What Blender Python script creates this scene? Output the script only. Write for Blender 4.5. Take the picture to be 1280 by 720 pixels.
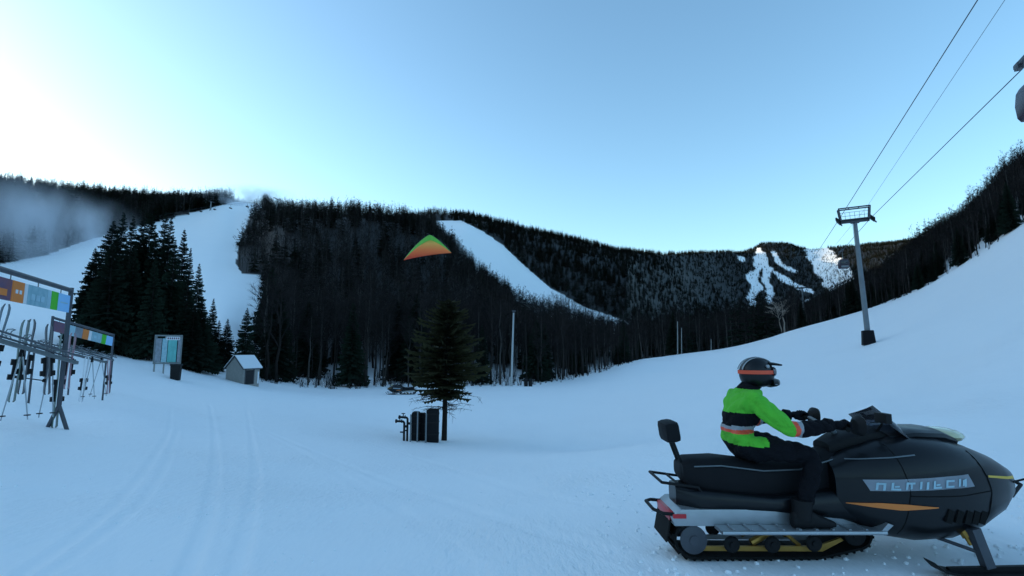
import bpy, bmesh, math, random
import numpy as np
from mathutils import Vector, Matrix, Euler
R = math.radians; PI = math.pi
random.seed(7); rng = np.random.default_rng(11)
for o in list(bpy.data.objects): bpy.data.objects.remove(o, do_unlink=True)
S = bpy.context.scene; COL = S.collection

# ------------------------------------------------------------------ camera, sky, sun, exposure
PITCH = R(7.0); EYE = 1.65
cam_d = bpy.data.cameras.new('camera'); cam_d.lens = 18; cam_d.sensor_width = 36
cam_d.clip_start = 0.05; cam_d.clip_end = 30000
cam = bpy.data.objects.new('camera', cam_d); COL.objects.link(cam)
cam.location = (0, 0, EYE); cam.rotation_euler = (PI/2 + PITCH, 0, 0)
S.camera = cam
SUN_AZ, SUN_EL = R(-74), R(8.0)          # azimuth from +Y towards +X
W = bpy.data.worlds.new('World'); S.world = W; W.use_nodes = True
nt = W.node_tree; bg = nt.nodes['Background']
sky = nt.nodes.new('ShaderNodeTexSky'); sky.sky_type = 'NISHITA'; sky.sun_disc = False
sky.sun_elevation = SUN_EL; sky.sun_rotation = SUN_AZ
sky.altitude = 600; sky.air_density = 1.0; sky.dust_density = 1.6; sky.ozone_density = 2.1
nt.links.new(sky.outputs[0], bg.inputs[0]); bg.inputs[1].default_value = 0.15
sl = bpy.data.lights.new('sun', 'SUN'); sl.energy = 2.0; sl.angle = R(0.5); sl.color = (1, .72, .48)
so = bpy.data.objects.new('sun', sl); COL.objects.link(so)
sd = Vector((math.sin(SUN_AZ)*math.cos(SUN_EL), math.cos(SUN_AZ)*math.cos(SUN_EL), math.sin(SUN_EL)))
so.rotation_euler = sd.to_track_quat('Z', 'Y').to_euler(); so.location = sd*50 + Vector((0, 0, 30))
vs = S.view_settings; vs.use_white_balance = True; vs.white_balance_temperature = 6350; vs.white_balance_tint = -2; vs.view_transform = 'Standard'; vs.look = 'None'; vs.exposure = 1.68; vs.gamma = 1
S.cycles.volume_bounces = 6; S.cycles.max_bounces = 10; S.cycles.volume_step_rate = 2; S.cycles.volume_max_steps = 128

# ------------------------------------------------------------------ pixel <-> world (for measuring the place)
def ray(px, py):
    x = (px-640)/640; z = (360-py)/640
    return np.array([x, math.cos(PITCH)-z*math.sin(PITCH), math.sin(PITCH)+z*math.cos(PITCH)])
def azel(px, py):
    d = ray(px, py); return math.atan2(d[0], d[1]), d[2]/math.hypot(d[0], d[1])
def P(px, py, r):
    a, t = azel(px, py); return Vector((r*math.sin(a), r*math.cos(a), EYE+r*t))
def PD(px, py, y):
    d = ray(px, py); s = y/d[1]; return Vector((d[0]*s, y, EYE+d[2]*s))
def project(x, y, z):
    z = z-EYE; c, s = math.cos(PITCH), math.sin(PITCH)
    f = y*c+z*s; u = z*c-y*s
    f = np.where(f < .01, .01, f)
    return 640+640*x/f, 360-640*u/f
def inpoly(px, py, poly):
    px = np.asarray(px, float); py = np.asarray(py, float); ins = np.zeros(px.shape, bool)
    n = len(poly)
    for i in range(n):
        x1, y1 = poly[i]; x2, y2 = poly[(i+1) % n]
        if y1 == y2: continue
        c = (y1 > py) != (y2 > py)
        ins ^= c & (px < (x2-x1)*(py-y1)/(y2-y1)+x1)
    return ins

# ------------------------------------------------------------------ helpers
def link(o, parent=None):
    COL.objects.link(o)
    if parent: o.parent = parent
    return o
def tag(o, label=None, cat=None, group=None, kind=None):
    if label: o['label'] = label
    if cat: o['category'] = cat
    if group: o['group'] = group
    if kind: o['kind'] = kind
    return o
def empty(name, loc, rz=0, label=None, cat=None, group=None):
    o = bpy.data.objects.new(name, None); o.empty_display_size = .2
    COL.objects.link(o); o.location = loc; o.rotation_euler = (0, 0, rz)
    return tag(o, label, cat, group)
def copy_tree(o, parent=None):
    c = o.copy(); COL.objects.link(c)
    if parent: c.parent = parent
    for ch in list(o.children): copy_tree(ch, c)
    return c
class MB:
    def __init__(s): s.v = []; s.f = []; s.m = []; s.mi = 0
    def add(s, vs, fs):
        b = len(s.v); s.v += [tuple(p) for p in vs]
        for f in fs: s.f.append(tuple(i+b for i in f)); s.m.append(s.mi)
        return s
    def box(s, c, d, rot=None, taper=1):
        c = Vector(c); M = rot.to_matrix() if rot else Matrix.Identity(3); vs = []
        for z in (-1, 1):
            k = taper if z > 0 else 1
            for x, y in ((-1, -1), (1, -1), (1, 1), (-1, 1)):
                vs.append(c+M@Vector((x*d[0]/2*k, y*d[1]/2*k, z*d[2]/2)))
        return s.add(vs, [(3, 2, 1, 0), (4, 5, 6, 7), (0, 1, 5, 4), (1, 2, 6, 5), (2, 3, 7, 6), (3, 0, 4, 7)])
    def bar(s, a, b, w, h, up=(0, 0, 1)):
        a = Vector(a); b = Vector(b); d = (b-a).normalized(); u = Vector(up)
        x = d.cross(u).normalized(); u = x.cross(d); vs = []
        for p in (a, b):
            for i, j in ((-1, -1), (1, -1), (1, 1), (-1, 1)): vs.append(p+x*i*w/2+u*j*h/2)
        return s.add(vs, [(0, 1, 2, 3), (7, 6, 5, 4), (4, 5, 1, 0), (5, 6, 2, 1), (6, 7, 3, 2), (7, 4, 0, 3)])
    def path(s, pts, rad, n=8, cap=True):
        pts = [Vector(p) for p in pts]; m = len(pts)
        if not hasattr(rad, '__len__'): rad = [rad]*m
        t0 = (pts[1]-pts[0]).normalized(); a = Vector((0, 0, 1)) if abs(t0.z) < .9 else Vector((1, 0, 0))
        x = t0.cross(a).normalized(); vs = []
        for i, p in enumerate(pts):
            t = ((pts[min(i+1, m-1)]-p).normalized()+(p-pts[max(i-1, 0)]).normalized()).normalized()
            x = (x-t*x.dot(t)).normalized(); y = t.cross(x)
            for k in range(n):
                q = 2*PI*k/n; vs.append(p+(x*math.cos(q)+y*math.sin(q))*rad[i])
        fs = [(i*n+k, i*n+(k+1) % n, (i+1)*n+(k+1) % n, (i+1)*n+k) for i in range(m-1) for k in range(n)]
        if cap: fs += [tuple(range(n-1, -1, -1)), tuple(range((m-1)*n, m*n))]
        return s.add(vs, fs)
    def tube(s, a, b, r0, r1=None, n=8): return s.path([a, b], [r0, r0 if r1 is None else r1], n)
    def prism(s, prof, y0, y1):            # profile in xz, extruded along y
        n = len(prof)
        vs = [(x, y0, z) for x, z in prof]+[(x, y1, z) for x, z in prof]
        return s.add(vs, [tuple(range(n)), tuple(range(2*n-1, n-1, -1))]+[(i+n, (i+1) % n+n, (i+1) % n, i) for i in range(n)])
    def ell(s, c, r, nu=12, nv=8, M=None):
        c = Vector(c); vs = []
        for j in range(1, nv):
            t = PI*j/nv
            for i in range(nu):
                p = 2*PI*i/nu; q = Vector((r[0]*math.sin(t)*math.cos(p), r[1]*math.sin(t)*math.sin(p), r[2]*math.cos(t)))
                vs.append(c+(M@q if M else q))
        for q in (Vector((0, 0, r[2])), Vector((0, 0, -r[2]))): vs.append(c+(M@q if M else q))
        T = (nv-1)*nu; fs = []
        for j in range(nv-2):
            for i in range(nu): fs.append((j*nu+i, (j+1)*nu+i, (j+1)*nu+(i+1) % nu, j*nu+(i+1) % nu))
        for i in range(nu): fs += [(T, i, (i+1) % nu), (T+1, (nv-2)*nu+(i+1) % nu, (nv-2)*nu+i)]
        return s.add(vs, fs)
    def loft(s, secs, n=20, pw=3.0):        # (x, zbot, ztop, halfwidth)
        vs = []
        for x, zb, zt, hw in secs:
            zc = (zb+zt)/2; hz = (zt-zb)/2
            for k in range(n):
                q = 2*PI*k/n; c, d = math.cos(q), math.sin(q)
                vs.append((x, hw*math.copysign(abs(c)**(2/pw), c), zc+hz*math.copysign(abs(d)**(2/pw), d)))
        m = len(secs)
        fs = [(i*n+k, (i+1)*n+k, (i+1)*n+(k+1) % n, i*n+(k+1) % n) for i in range(m-1) for k in range(n)]
        fs += [tuple(range(n)), tuple(range(m*n-1, (m-1)*n-1, -1))]
        return s.add(vs, fs)
    def mesh(s, name, mats, bevel=0, smooth=True, ang=35):
        me = bpy.data.meshes.new(name); me.from_pydata(s.v, [], s.f)
        for m in (mats if isinstance(mats, (list, tuple)) else [mats]): me.materials.append(m)
        me.polygons.foreach_set('material_index', s.m)
        if bevel:
            bm = bmesh.new(); bm.from_mesh(me)
            es = [e for e in bm.edges if len(e.link_faces) == 2 and e.calc_face_angle() > R(30)]
            bmesh.ops.bevel(bm, geom=es, offset=bevel, segments=2, profile=.6, affect='EDGES', clamp_overlap=True)
            bm.to_mesh(me); bm.free()
        if smooth:
            me.polygons.foreach_set('use_smooth', [True]*len(me.polygons)); me.set_sharp_from_angle(angle=R(ang))
        me.update(); return me
    def build(s, name, mats, parent=None, **k):
        return link(bpy.data.objects.new(name, s.mesh(name, mats, **k)), parent)

# ------------------------------------------------------------------ materials
def nmat(name, col, rough=.6, metal=0, var=.15, scale=8, bump=.1, bscale=40, coat=0, spec=.5, col2=None):
    m = bpy.data.materials.new(name); m.use_nodes = True; t = m.node_tree; b = t.nodes['Principled BSDF']
    b.inputs['Roughness'].default_value = rough; b.inputs['Metallic'].default_value = metal
    b.inputs['Coat Weight'].default_value = coat; b.inputs['Specular IOR Level'].default_value = spec
    tc = t.nodes.new('ShaderNodeTexCoord'); n = t.nodes.new('ShaderNodeTexNoise')
    n.inputs['Scale'].default_value = scale; n.inputs['Detail'].default_value = 5
    t.links.new(tc.outputs['Object'], n.inputs['Vector'])
    mx = t.nodes.new('ShaderNodeMix'); mx.data_type = 'RGBA'
    c2 = col2 or tuple(c*(1-var*2) for c in col)
    mx.inputs['A'].default_value = (*[min(1, c*(1+var)) for c in col], 1); mx.inputs['B'].default_value = (*c2, 1)
    t.links.new(n.outputs['Fac'], mx.inputs['Factor']); t.links.new(mx.outputs['Result'], b.inputs['Base Color'])
    if bump:
        n2 = t.nodes.new('ShaderNodeTexNoise'); n2.inputs['Scale'].default_value = bscale; n2.inputs['Detail'].default_value = 4
        t.links.new(tc.outputs['Object'], n2.inputs['Vector'])
        bp = t.nodes.new('ShaderNodeBump'); bp.inputs['Strength'].default_value = bump; bp.inputs['Distance'].default_value = .01
        t.links.new(n2.outputs['Fac'], bp.inputs['Height']); t.links.new(bp.outputs['Normal'], b.inputs['Normal'])
    return m
def treemat(name, ca, cb, scale=3):
    m = nmat(name, ca, .9, var=.1, scale=scale, bump=0, spec=.15, col2=cb)
    t = m.node_tree; b = t.nodes['Principled BSDF']; oi = t.nodes.new('ShaderNodeObjectInfo')
    mr = t.nodes.new('ShaderNodeMapRange'); mr.inputs['To Min'].default_value = .5; mr.inputs['To Max'].default_value = 1.5
    t.links.new(oi.outputs['Random'], mr.inputs['Value'])
    vm = t.nodes.new('ShaderNodeVectorMath'); vm.operation = 'SCALE'
    src = b.inputs['Base Color'].links[0].from_socket
    t.links.new(src, vm.inputs[0]); t.links.new(mr.outputs['Result'], vm.inputs['Scale'])
    t.links.new(vm.outputs['Vector'], b.inputs['Base Color'])
    return m
M_needle = treemat('spruce_needles', (.016, .026, .016), (.007, .013, .009))
M_pine = treemat('pine_needles', (.045, .042, .018), (.018, .019, .010))
M_bark = treemat('bark', (.034, .029, .026), (.016, .014, .013), 6)
M_twig = treemat('twigs', (.022, .018, .017), (.010, .009, .009), 4)
M_birch = treemat('birch_bark', (.42, .36, .30), (.22, .19, .17), 6)
M_greybark = treemat('grey_bark', (.060, .054, .050), (.028, .026, .024), 6)
M_steel = nmat('galvanised_steel', (.20, .22, .23), .5, .6, .12, 5)
M_dsteel = nmat('dark_painted_steel', (.075, .08, .095), .5, .3)
M_tower = nmat('tower_grey_paint', (.20, .23, .25), .6, .2, .12, 2, col2=(.14, .16, .18))
M_black = nmat('black_plastic', (.008, .008, .009), .6, spec=.25)
M_pad = nmat('black_vinyl_pad', (.008, .008, .010), .7, bump=.3, bscale=12, spec=.2)
M_rubber = nmat('rubber', (.009, .009, .009), .85, spec=.2)
M_gloss = nmat('black_gloss_paint', (.006, .007, .009), .35, coat=.12, var=.1, bump=.03, spec=.3)
M_alu = nmat('aluminium', (.42, .44, .46), .4, .7, .1)
M_white = nmat('white_paint', (.75, .77, .8), .5, var=.05)
M_orange = nmat('orange_print', (.75, .22, .04), .5, var=.05)
M_yellow = nmat('yellow_print', (.7, .45, .05), .5, var=.05)
M_red = nmat('red_plastic', (.55, .02, .03), .35)
M_redband = nmat('red_reflective_band', (.85, .10, .04), .5)
M_hivis = nmat('hi_vis_green_fabric', (.14, .56, .035), .85, var=.08, scale=14, bump=.5, bscale=25)
M_jblack = nmat('black_winter_fabric', (.008, .008, .011), .9, bump=.5, bscale=22, spec=.15)
for m_ in (M_hivis, M_jblack):
    for n_ in m_.node_tree.nodes:
        if n_.type == 'BUMP': n_.inputs['Distance'].default_value = .05; n_.inputs['Strength'].default_value = .6
        if n_.type == 'TEX_NOISE' and n_.inputs['Scale'].default_value > 20: n_.inputs['Scale'].default_value = 9; n_.inputs['Distortion'].default_value = 1.2
M_greytape = nmat('grey_reflective_tape', (.35, .36, .38), .5)
M_gold = nmat('gold_metal', (.45, .26, .06), .4, .7)
M_pole = nmat('weathered_pole', (.30, .30, .29), .8, var=.2, scale=3)
M_siding = nmat('shed_siding', (.30, .29, .27), .8, var=.12, scale=4)
M_shedroof = nmat('roof_edge', (.06, .06, .065), .7)
M_dark = nmat('dark_opening', (.012, .012, .014), .8)
M_lens = nmat('headlight_lens', (.62, .60, .36), .15, coat=1)
M_marko = nmat('orange_blend', (1.0, .30, .06), .6, var=.12, scale=2)
M_markg = nmat('green_edge', (.20, .55, .06), .6, var=.12, scale=2)
M_blueprint = nmat('pale_blue_print', (.22, .45, .75), .5, var=.25, scale=3, bump=0, col2=(.36, .6, .85))
M_green = nmat('green_print', (.12, .55, .03), .5, bump=0)
M_navy = nmat('navy_print', (.03, .05, .13), .5, var=.5, scale=6, bump=0, col2=(.28, .08, .05))
M_map = nmat('trail_map_print', (.10, .22, .26), .5, var=.5, scale=9, bump=0, col2=(.45, .60, .66))
M_pale = nmat('pale_print', (.42, .60, .68), .5, var=.15, scale=6, bump=0)
M_turq = nmat('turquoise_print', (.16, .48, .46), .5, var=.25, scale=3, bump=0)
M_greypanel = nmat('grey_panel', (.28, .30, .34), .6, var=.3, scale=5, bump=0)
def glass(name, col, tr=.8, rough=.05):
    m = nmat(name, col, rough, var=0, bump=0); m.node_tree.nodes['Principled BSDF'].inputs['Transmission Weight'].default_value = tr
    return m
M_smoke = glass('smoked_plastic', (.12, .13, .16), .75)
M_goggle = nmat('goggle_lens', (.05, .03, .04), .1, coat=1)

def snow_material():
    m = bpy.data.materials.new('snow'); m.use_nodes = True; t = m.node_tree; b = t.nodes['Principled BSDF']
    L = t.links; N = t.nodes.new
    b.inputs['Roughness'].default_value = .62; b.inputs['Specular IOR Level'].default_value = .25
    tc = N('ShaderNodeTexCoord')
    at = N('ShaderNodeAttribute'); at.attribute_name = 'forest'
    n1 = N('ShaderNodeTexNoise'); n1.inputs['Scale'].default_value = .11; n1.inputs['Detail'].default_value = 8; n1.inputs['Roughness'].default_value = .6
    L.new(tc.outputs['Object'], n1.inputs['Vector'])
    cr = N('ShaderNodeMix'); cr.data_type = 'RGBA'
    cr.inputs['A'].default_value = (.90, .92, .94, 1); cr.inputs['B'].default_value = (.94, .95, .955, 1)
    L.new(n1.outputs['Fac'], cr.inputs['Factor'])
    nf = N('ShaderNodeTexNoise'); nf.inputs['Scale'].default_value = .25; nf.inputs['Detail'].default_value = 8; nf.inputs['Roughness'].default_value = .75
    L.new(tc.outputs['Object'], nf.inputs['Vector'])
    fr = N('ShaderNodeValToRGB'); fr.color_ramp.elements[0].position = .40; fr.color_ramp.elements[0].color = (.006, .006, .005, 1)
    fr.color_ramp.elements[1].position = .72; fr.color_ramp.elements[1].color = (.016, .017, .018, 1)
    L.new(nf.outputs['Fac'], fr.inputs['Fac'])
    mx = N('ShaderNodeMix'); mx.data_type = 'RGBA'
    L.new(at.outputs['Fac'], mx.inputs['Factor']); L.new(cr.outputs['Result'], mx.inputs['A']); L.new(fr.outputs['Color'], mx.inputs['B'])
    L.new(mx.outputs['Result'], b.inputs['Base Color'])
    # wind ripples, grain and packed clods
    mp = N('ShaderNodeMapping'); mp.inputs['Scale'].default_value = (1.0, .35, 1); mp.inputs['Rotation'].default_value = (0, 0, R(25))
    L.new(tc.outputs['Object'], mp.inputs['Vector'])
    a = N('ShaderNodeTexNoise'); a.inputs['Scale'].default_value = 1.6; a.inputs['Detail'].default_value = 6; L.new(mp.outputs['Vector'], a.inputs['Vector'])
    c = N('ShaderNodeTexNoise'); c.inputs['Scale'].default_value = 14; c.inputs['Detail'].default_value = 5; c.inputs['Roughness'].default_value = .6; L.new(mp.outputs['Vector'], c.inputs['Vector'])
    b1 = N('ShaderNodeBump'); b1.inputs['Strength'].default_value = .45; b1.inputs['Distance'].default_value = .10; L.new(a.outputs['Fac'], b1.inputs['Height'])
    b2 = N('ShaderNodeBump'); b2.inputs['Strength'].default_value = 1.0; b2.inputs['Distance'].default_value = .03
    pt = N('ShaderNodeTexNoise'); pt.inputs['Scale'].default_value = .35; pt.inputs['Detail'].default_value = 3; L.new(tc.outputs['Object'], pt.inputs['Vector'])
    pr = N('ShaderNodeMapRange'); pr.inputs['From Min'].default_value = .42; pr.inputs['From Max'].default_value = .62; pr.inputs['To Min'].default_value = .25; pr.inputs['To Max'].default_value = 1.5; L.new(pt.outputs['Fac'], pr.inputs['Value'])
    mm = N('ShaderNodeMath'); mm.operation = 'MULTIPLY'; L.new(c.outputs['Fac'], mm.inputs[0]); L.new(pr.outputs['Result'], mm.inputs[1]); L.new(mm.outputs[0], b2.inputs['Height'])
    L.new(b1.outputs['Normal'], b2.inputs['Normal']); L.new(b2.outputs['Normal'], b.inputs['Normal'])
    return m
M_snow = snow_material()

# ------------------------------------------------------------------ terrain: rings of control points, near to far
def cz(px, z, r): a, t = azel(px, 440); return (a, z, r)            # given height
def cp(px, py, r): a, t = azel(px, py); return (a, EYE+r*t, r)      # given line of sight
def ca(deg, el, r): return (R(deg), EYE+r*math.tan(R(el)), r)
LEFT = lambda el, r: [ca(-180, 3, r), ca(-110, el*.9, r), ca(-80, el*1.15, r), ca(-60, el, r)]
RIGHT = lambda el, r: [ca(62, el, r), ca(90, el*.9, r), ca(180, 3, r)]
rings = [
 [(-PI, 0, .3), (PI, 0, .3)],
 [(-PI, 0, 3.), cz(0, .05, 3), cz(640, 0, 3), cz(1280, 0, 3), (PI, 0, 3.)],
 [(-PI, .3, 8.), cz(-300, .55, 9), cz(0, .42, 10), cz(90, .2, 10.5), cz(250, -.1, 9), cz(555, -.55, 9), cz(900, -.05, 9), cz(1280, .1, 9), (PI, .3, 8.)],
 [(-PI, .5, 20.), cz(-200, .7, 18), cz(0, .5, 18), cz(90, .2, 18), cz(140, .12, 20), cz(250, -.6, 20), cz(400, -1.5, 22), cp(555, 551, 22.5), cz(700, -2.3, 23), cz(850, -1.6, 23), cz(1000, -.6, 24), cz(1150, .8, 26), cz(1280, 2.6, 27), cz(1500, 5, 28), (PI, 1.5, 20.)],
 [(-PI, 1, 40.), cz(-200, 1.1, 32), cz(0, .6, 32), cz(140, .0, 34), cz(210, -.5, 36), cz(300, -1.2, 40), cz(430, -2.3, 44), cz(560, -2.7, 44), cz(700, -2.7, 46), cz(850, -1.6, 55), cz(1000, .2, 65), cp(1086, 431, 75), cp(1160, 405, 72), cp(1280, 350, 66), cz(1500, 20, 60), (PI, 3, 40.)],
 [(-PI, 3, 60.), cp(-200, 400, 55), cp(0, 418, 55), cp(90, 432, 55), cp(170, 446, 54), cp(205, 457, 50), cp(250, 468, 52), cp(300, 476, 54), cp(340, 480, 62), cp(430, 486, 66), cp(500, 484, 68), cp(560, 482, 68), cp(640, 482, 68), cp(700, 477, 76), cp(760, 462, 95), cp(800, 450, 118), cp(850, 443, 145), cp(900, 437, 150), cp(950, 426, 150), cp(1000, 411, 142), cp(1086, 386, 130), cp(1130, 370, 124), cp(1200, 333, 116), cp(1280, 278, 108), cp(1400, 190, 108), (PI, 6, 60.)],
 [*LEFT(6, 95), cp(-200, 370, 95), cp(0, 388, 95), cp(90, 400, 95), cp(200, 418, 92), cp(270, 420, 95), cp(340, 455, 95), cp(430, 466, 90), cp(560, 464, 92), cp(640, 464, 95), cp(700, 464, 105), cp(760, 455, 125), cp(800, 450, 145), cp(900, 442, 200), cp(1000, 418, 190), cp(1086, 388, 170), cp(1130, 366, 150), cp(1200, 322, 138), cp(1280, 262, 128), *RIGHT(14, 128)],
 [*LEFT(9, 200), cp(-200, 320, 200), cp(0, 352, 200), cp(100, 350, 200), cp(200, 352, 200), cp(270, 343, 205), cp(325, 348, 205), cp(360, 395, 160), cp(430, 400, 150), cp(500, 405, 150), cp(560, 410, 150), cp(610, 410, 160), cp(650, 415, 180), cp(700, 428, 200), cp(760, 436, 220), cp(800, 437, 250), cp(900, 430, 400), cp(1000, 405, 380), cp(1086, 375, 290), cp(1130, 350, 210), cp(1200, 300, 175), cp(1280, 230, 160), *RIGHT(18, 160)],
 [*LEFT(13, 330), cp(-200, 285, 330), cp(0, 326, 330), cp(60, 315, 340), cp(100, 300, 360), cp(190, 276, 400), cp(240, 263, 430), cp(290, 253, 450), cp(322, 262, 380), cp(345, 272, 310), cp(370, 271, 295), cp(440, 271, 290), cp(520, 284, 300), cp(545, 296, 310), cp(580, 334, 300), cp(610, 368, 280), cp(640, 388, 265), cp(700, 408, 265), cp(760, 424, 290), cp(800, 428, 360), cp(900, 415, 700), cp(1000, 395, 700), cp(1086, 362, 560), cp(1130, 335, 330), cp(1200, 289, 240), cp(1280, 217, 205), *RIGHT(21, 205)],
 [*LEFT(20, 560), cp(-200, 190, 560), cp(0, 234, 560), cp(60, 243, 560), cp(130, 249, 570), cp(200, 252, 590), cp(270, 256, 610), cp(322, 258, 560), cp(345, 275, 430), cp(440, 285, 420), cp(520, 292, 420), cp(545, 302, 420), cp(580, 326, 420), cp(610, 352, 400), cp(640, 368, 385), cp(700, 392, 380), cp(760, 413, 390), cp(800, 422, 470), cp(900, 408, 1000), cp(1000, 388, 1000), cp(1086, 352, 850), cp(1130, 335, 600), cp(1200, 298, 380), cp(1280, 240, 340), *RIGHT(19, 340)],
 [*LEFT(19.5, 900), cp(-200, 196, 900), cp(0, 240, 900), cp(290, 262, 900), cp(345, 280, 700), cp(440, 285, 700), cp(520, 283, 680), cp(547, 280, 680), cp(577, 281, 680), cp(600, 289, 670), cp(627, 307, 640), cp(653, 332, 600), cp(688, 361, 550), cp(733, 386, 510), cp(783, 402, 500), cp(800, 408, 620), cp(900, 385, 1500), cp(950, 382, 1650), cp(1000, 380, 1650), cp(1086, 345, 1600), cp(1150, 325, 1500), cp(1280, 300, 1400), *RIGHT(12, 1400)],
 [*LEFT(19, 1500), cp(-200, 198, 1500), cp(0, 242, 1500), cp(290, 263, 1500), cp(345, 283, 1200), cp(440, 284, 1100), cp(520, 277, 1000), cp(545, 273, 1000), cp(590, 278, 1000), cp(620, 284, 1000), cp(700, 300, 1050), cp(760, 314, 1150), cp(820, 320, 1500), cp(880, 318, 2200), cp(940, 316, 2800), cp(955, 309, 2900), cp(985, 309, 2900), cp(1000, 314, 2900), cp(1040, 315, 2850), cp(1150, 308, 2800), cp(1280, 304, 2700), *RIGHT(9, 2700)],
 [(-PI, 100, 7000.), cp(0, 330, 7000), cp(640, 400, 7000), cp(1280, 380, 7000), (PI, 100, 7000.)],
]
def pchip_slopes(x, y):
    h = np.diff(x); d = np.diff(y)/h; m = np.zeros_like(y)
    for i in range(1, len(x)-1):
        if d[i-1]*d[i] > 0:
            w1 = 2*h[i]+h[i-1]; w2 = h[i]+2*h[i-1]; m[i] = (w1+w2)/(w1/d[i-1]+w2/d[i])
    m[0], m[-1] = d[0], d[-1]; return m
def pchip(x, y, q):
    x = np.asarray(x, float); y = np.asarray(y, float); m = pchip_slopes(x, y)
    q = np.clip(q, x[0], x[-1]); i = np.clip(np.searchsorted(x, q, side='right')-1, 0, len(x)-2)
    h = x[i+1]-x[i]; t = (q-x[i])/h
    return (2*t**3-3*t**2+1)*y[i]+(t**3-2*t**2+t)*h*m[i]+(-2*t**3+3*t**2)*y[i+1]+(t**3-t**2)*h*m[i+1]
def geo(a, b, n): return np.geomspace(a, b, n, endpoint=False)
RG = np.concatenate([geo(.3, 2, 8), geo(2, 30, 210), geo(30, 700, 230), geo(700, 1400, 45), geo(1400, 3000, 90), geo(3000, 7000, 10), [7000.]])
fa = np.arange(-52, 52.001, .14)
AG = np.radians(np.concatenate([np.arange(-180, -52, 4), fa, np.arange(56, 180.1, 4)]))
CR = np.array([pchip(*zip(*[(c[0], math.log(c[2])) for c in g]), AG) for g in rings])   # log range per ring
CZ = np.array([pchip(*zip(*[(c[0], c[1]) for c in g]), AG) for g in rings])
lr = np.log(RG)
ZG = np.zeros((len(AG), len(RG)))
for i in range(len(AG)): ZG[i] = pchip(np.exp(CR[:, i]), CZ[:, i], RG)
X = np.sin(AG)[:, None]*RG[None]; Y = np.cos(AG)[:, None]*RG[None]
# natural unevenness that grows with the size of the landform
def wav(x, y, L, s): 
    return (np.sin(x/L*6.28+s)+np.sin(y/L*5.9+2*s+np.sin(x/L*3))+np.sin((x+y)/L*4.1+3*s)+np.sin((x-1.3*y)/L*5.1+5*s))/4
amp = np.clip((RG-6)/60, 0, 1)[None]
ZG += wav(X, Y, 9, 1)*.05*amp + wav(X, Y, 23, 2)*.16*amp
far = np.clip((RG-130)/250, 0, 1)[None]
ZG += wav(X, Y, 45, 3)*1.0*far + wav(X, Y, 110, 4)*2.4*far
vf = np.clip((RG-700)/1500, 0, 1)[None]
ZG += wav(X, Y, 260, 5)*7*vf + wav(X, Y, 90, 6)*3*vf
ZBASE = ZG.copy()
edge_r = np.exp(CR[5])           # front edge of the woods
def gz(x, y):
    x = np.asarray(x, float); y = np.asarray(y, float)
    a = np.arctan2(x, y); r = np.clip(np.hypot(x, y), .31, 6999)
    i = np.clip(np.searchsorted(AG, a)-1, 0, len(AG)-2); j = np.clip(np.searchsorted(RG, r)-1, 0, len(RG)-2)
    u = (a-AG[i])/(AG[i+1]-AG[i]); v = (r-RG[j])/(RG[j+1]-RG[j])
    return ZG[i, j]*(1-u)*(1-v)+ZG[i+1, j]*u*(1-v)+ZG[i, j+1]*(1-u)*v+ZG[i+1, j+1]*u*v
def hit(px, py):                # where a line of sight meets the snow
    a, t = azel(px, py); s = np.linspace(1.5, 160, 4000)
    z = gz(s*math.sin(a), s*math.cos(a)); k = np.argmax(EYE+s*t < z)
    if k == 0: k = len(s)-1
    return np.array([s[k]*math.sin(a), s[k]*math.cos(a)])
# ski and snowmobile tracks pressed into the snow
tracks = [([(25, 722), (95, 672), (150, 625), (190, 575), (212, 535), (214, 510)], .05, .035), ([(55, 722), (125, 672), (178, 627), (208, 580), (222, 538)], .05, .03),
          ([(232, 722), (258, 650), (270, 580), (268, 540), (262, 505)], .07, .045), ([(292, 722), (312, 645), (320, 590), (316, 555), (308, 510)], .07, .04),
          ([(330, 538), (480, 600), (640, 655), (860, 722)], .10, .035), ([(380, 528), (520, 572), (690, 622), (810, 640)], .11, .03), ([(290, 520), (420, 590), (560, 680), (600, 722)], .10, .02)]
nr = int(np.searchsorted(RG, 40)); xs, ys = X[:, :nr], Y[:, :nr]; dz = np.zeros_like(xs)
for pts, w, dep in tracks:
    q = []; pp = np.array(pts, float)
    tt = np.linspace(0, len(pts)-1, len(pts)*5); cum = np.arange(len(pts))
    sx, sy = pchip(cum, pp[:, 0], tt), pchip(cum, pp[:, 1], tt)
    q = np.array([hit(a, min(b, 721)) for a, b in zip(sx, sy)])
    dm = np.full(xs.shape, 9.)
    for a, b in zip(q[:-1], q[1:]):
        ab = b-a; L2 = ab@ab+1e-9
        t = np.clip(((xs-a[0])*ab[0]+(ys-a[1])*ab[1])/L2, 0, 1)
        dm = np.minimum(dm, np.hypot(xs-a[0]-t*ab[0], ys-a[1]-t*ab[1]))
    dz += -dep*.32*np.exp(-(dm/w)**4)+dep*.13*np.exp(-((dm-1.7*w)/(w*.7))**2)
ZG[:, :nr] += dz

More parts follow.
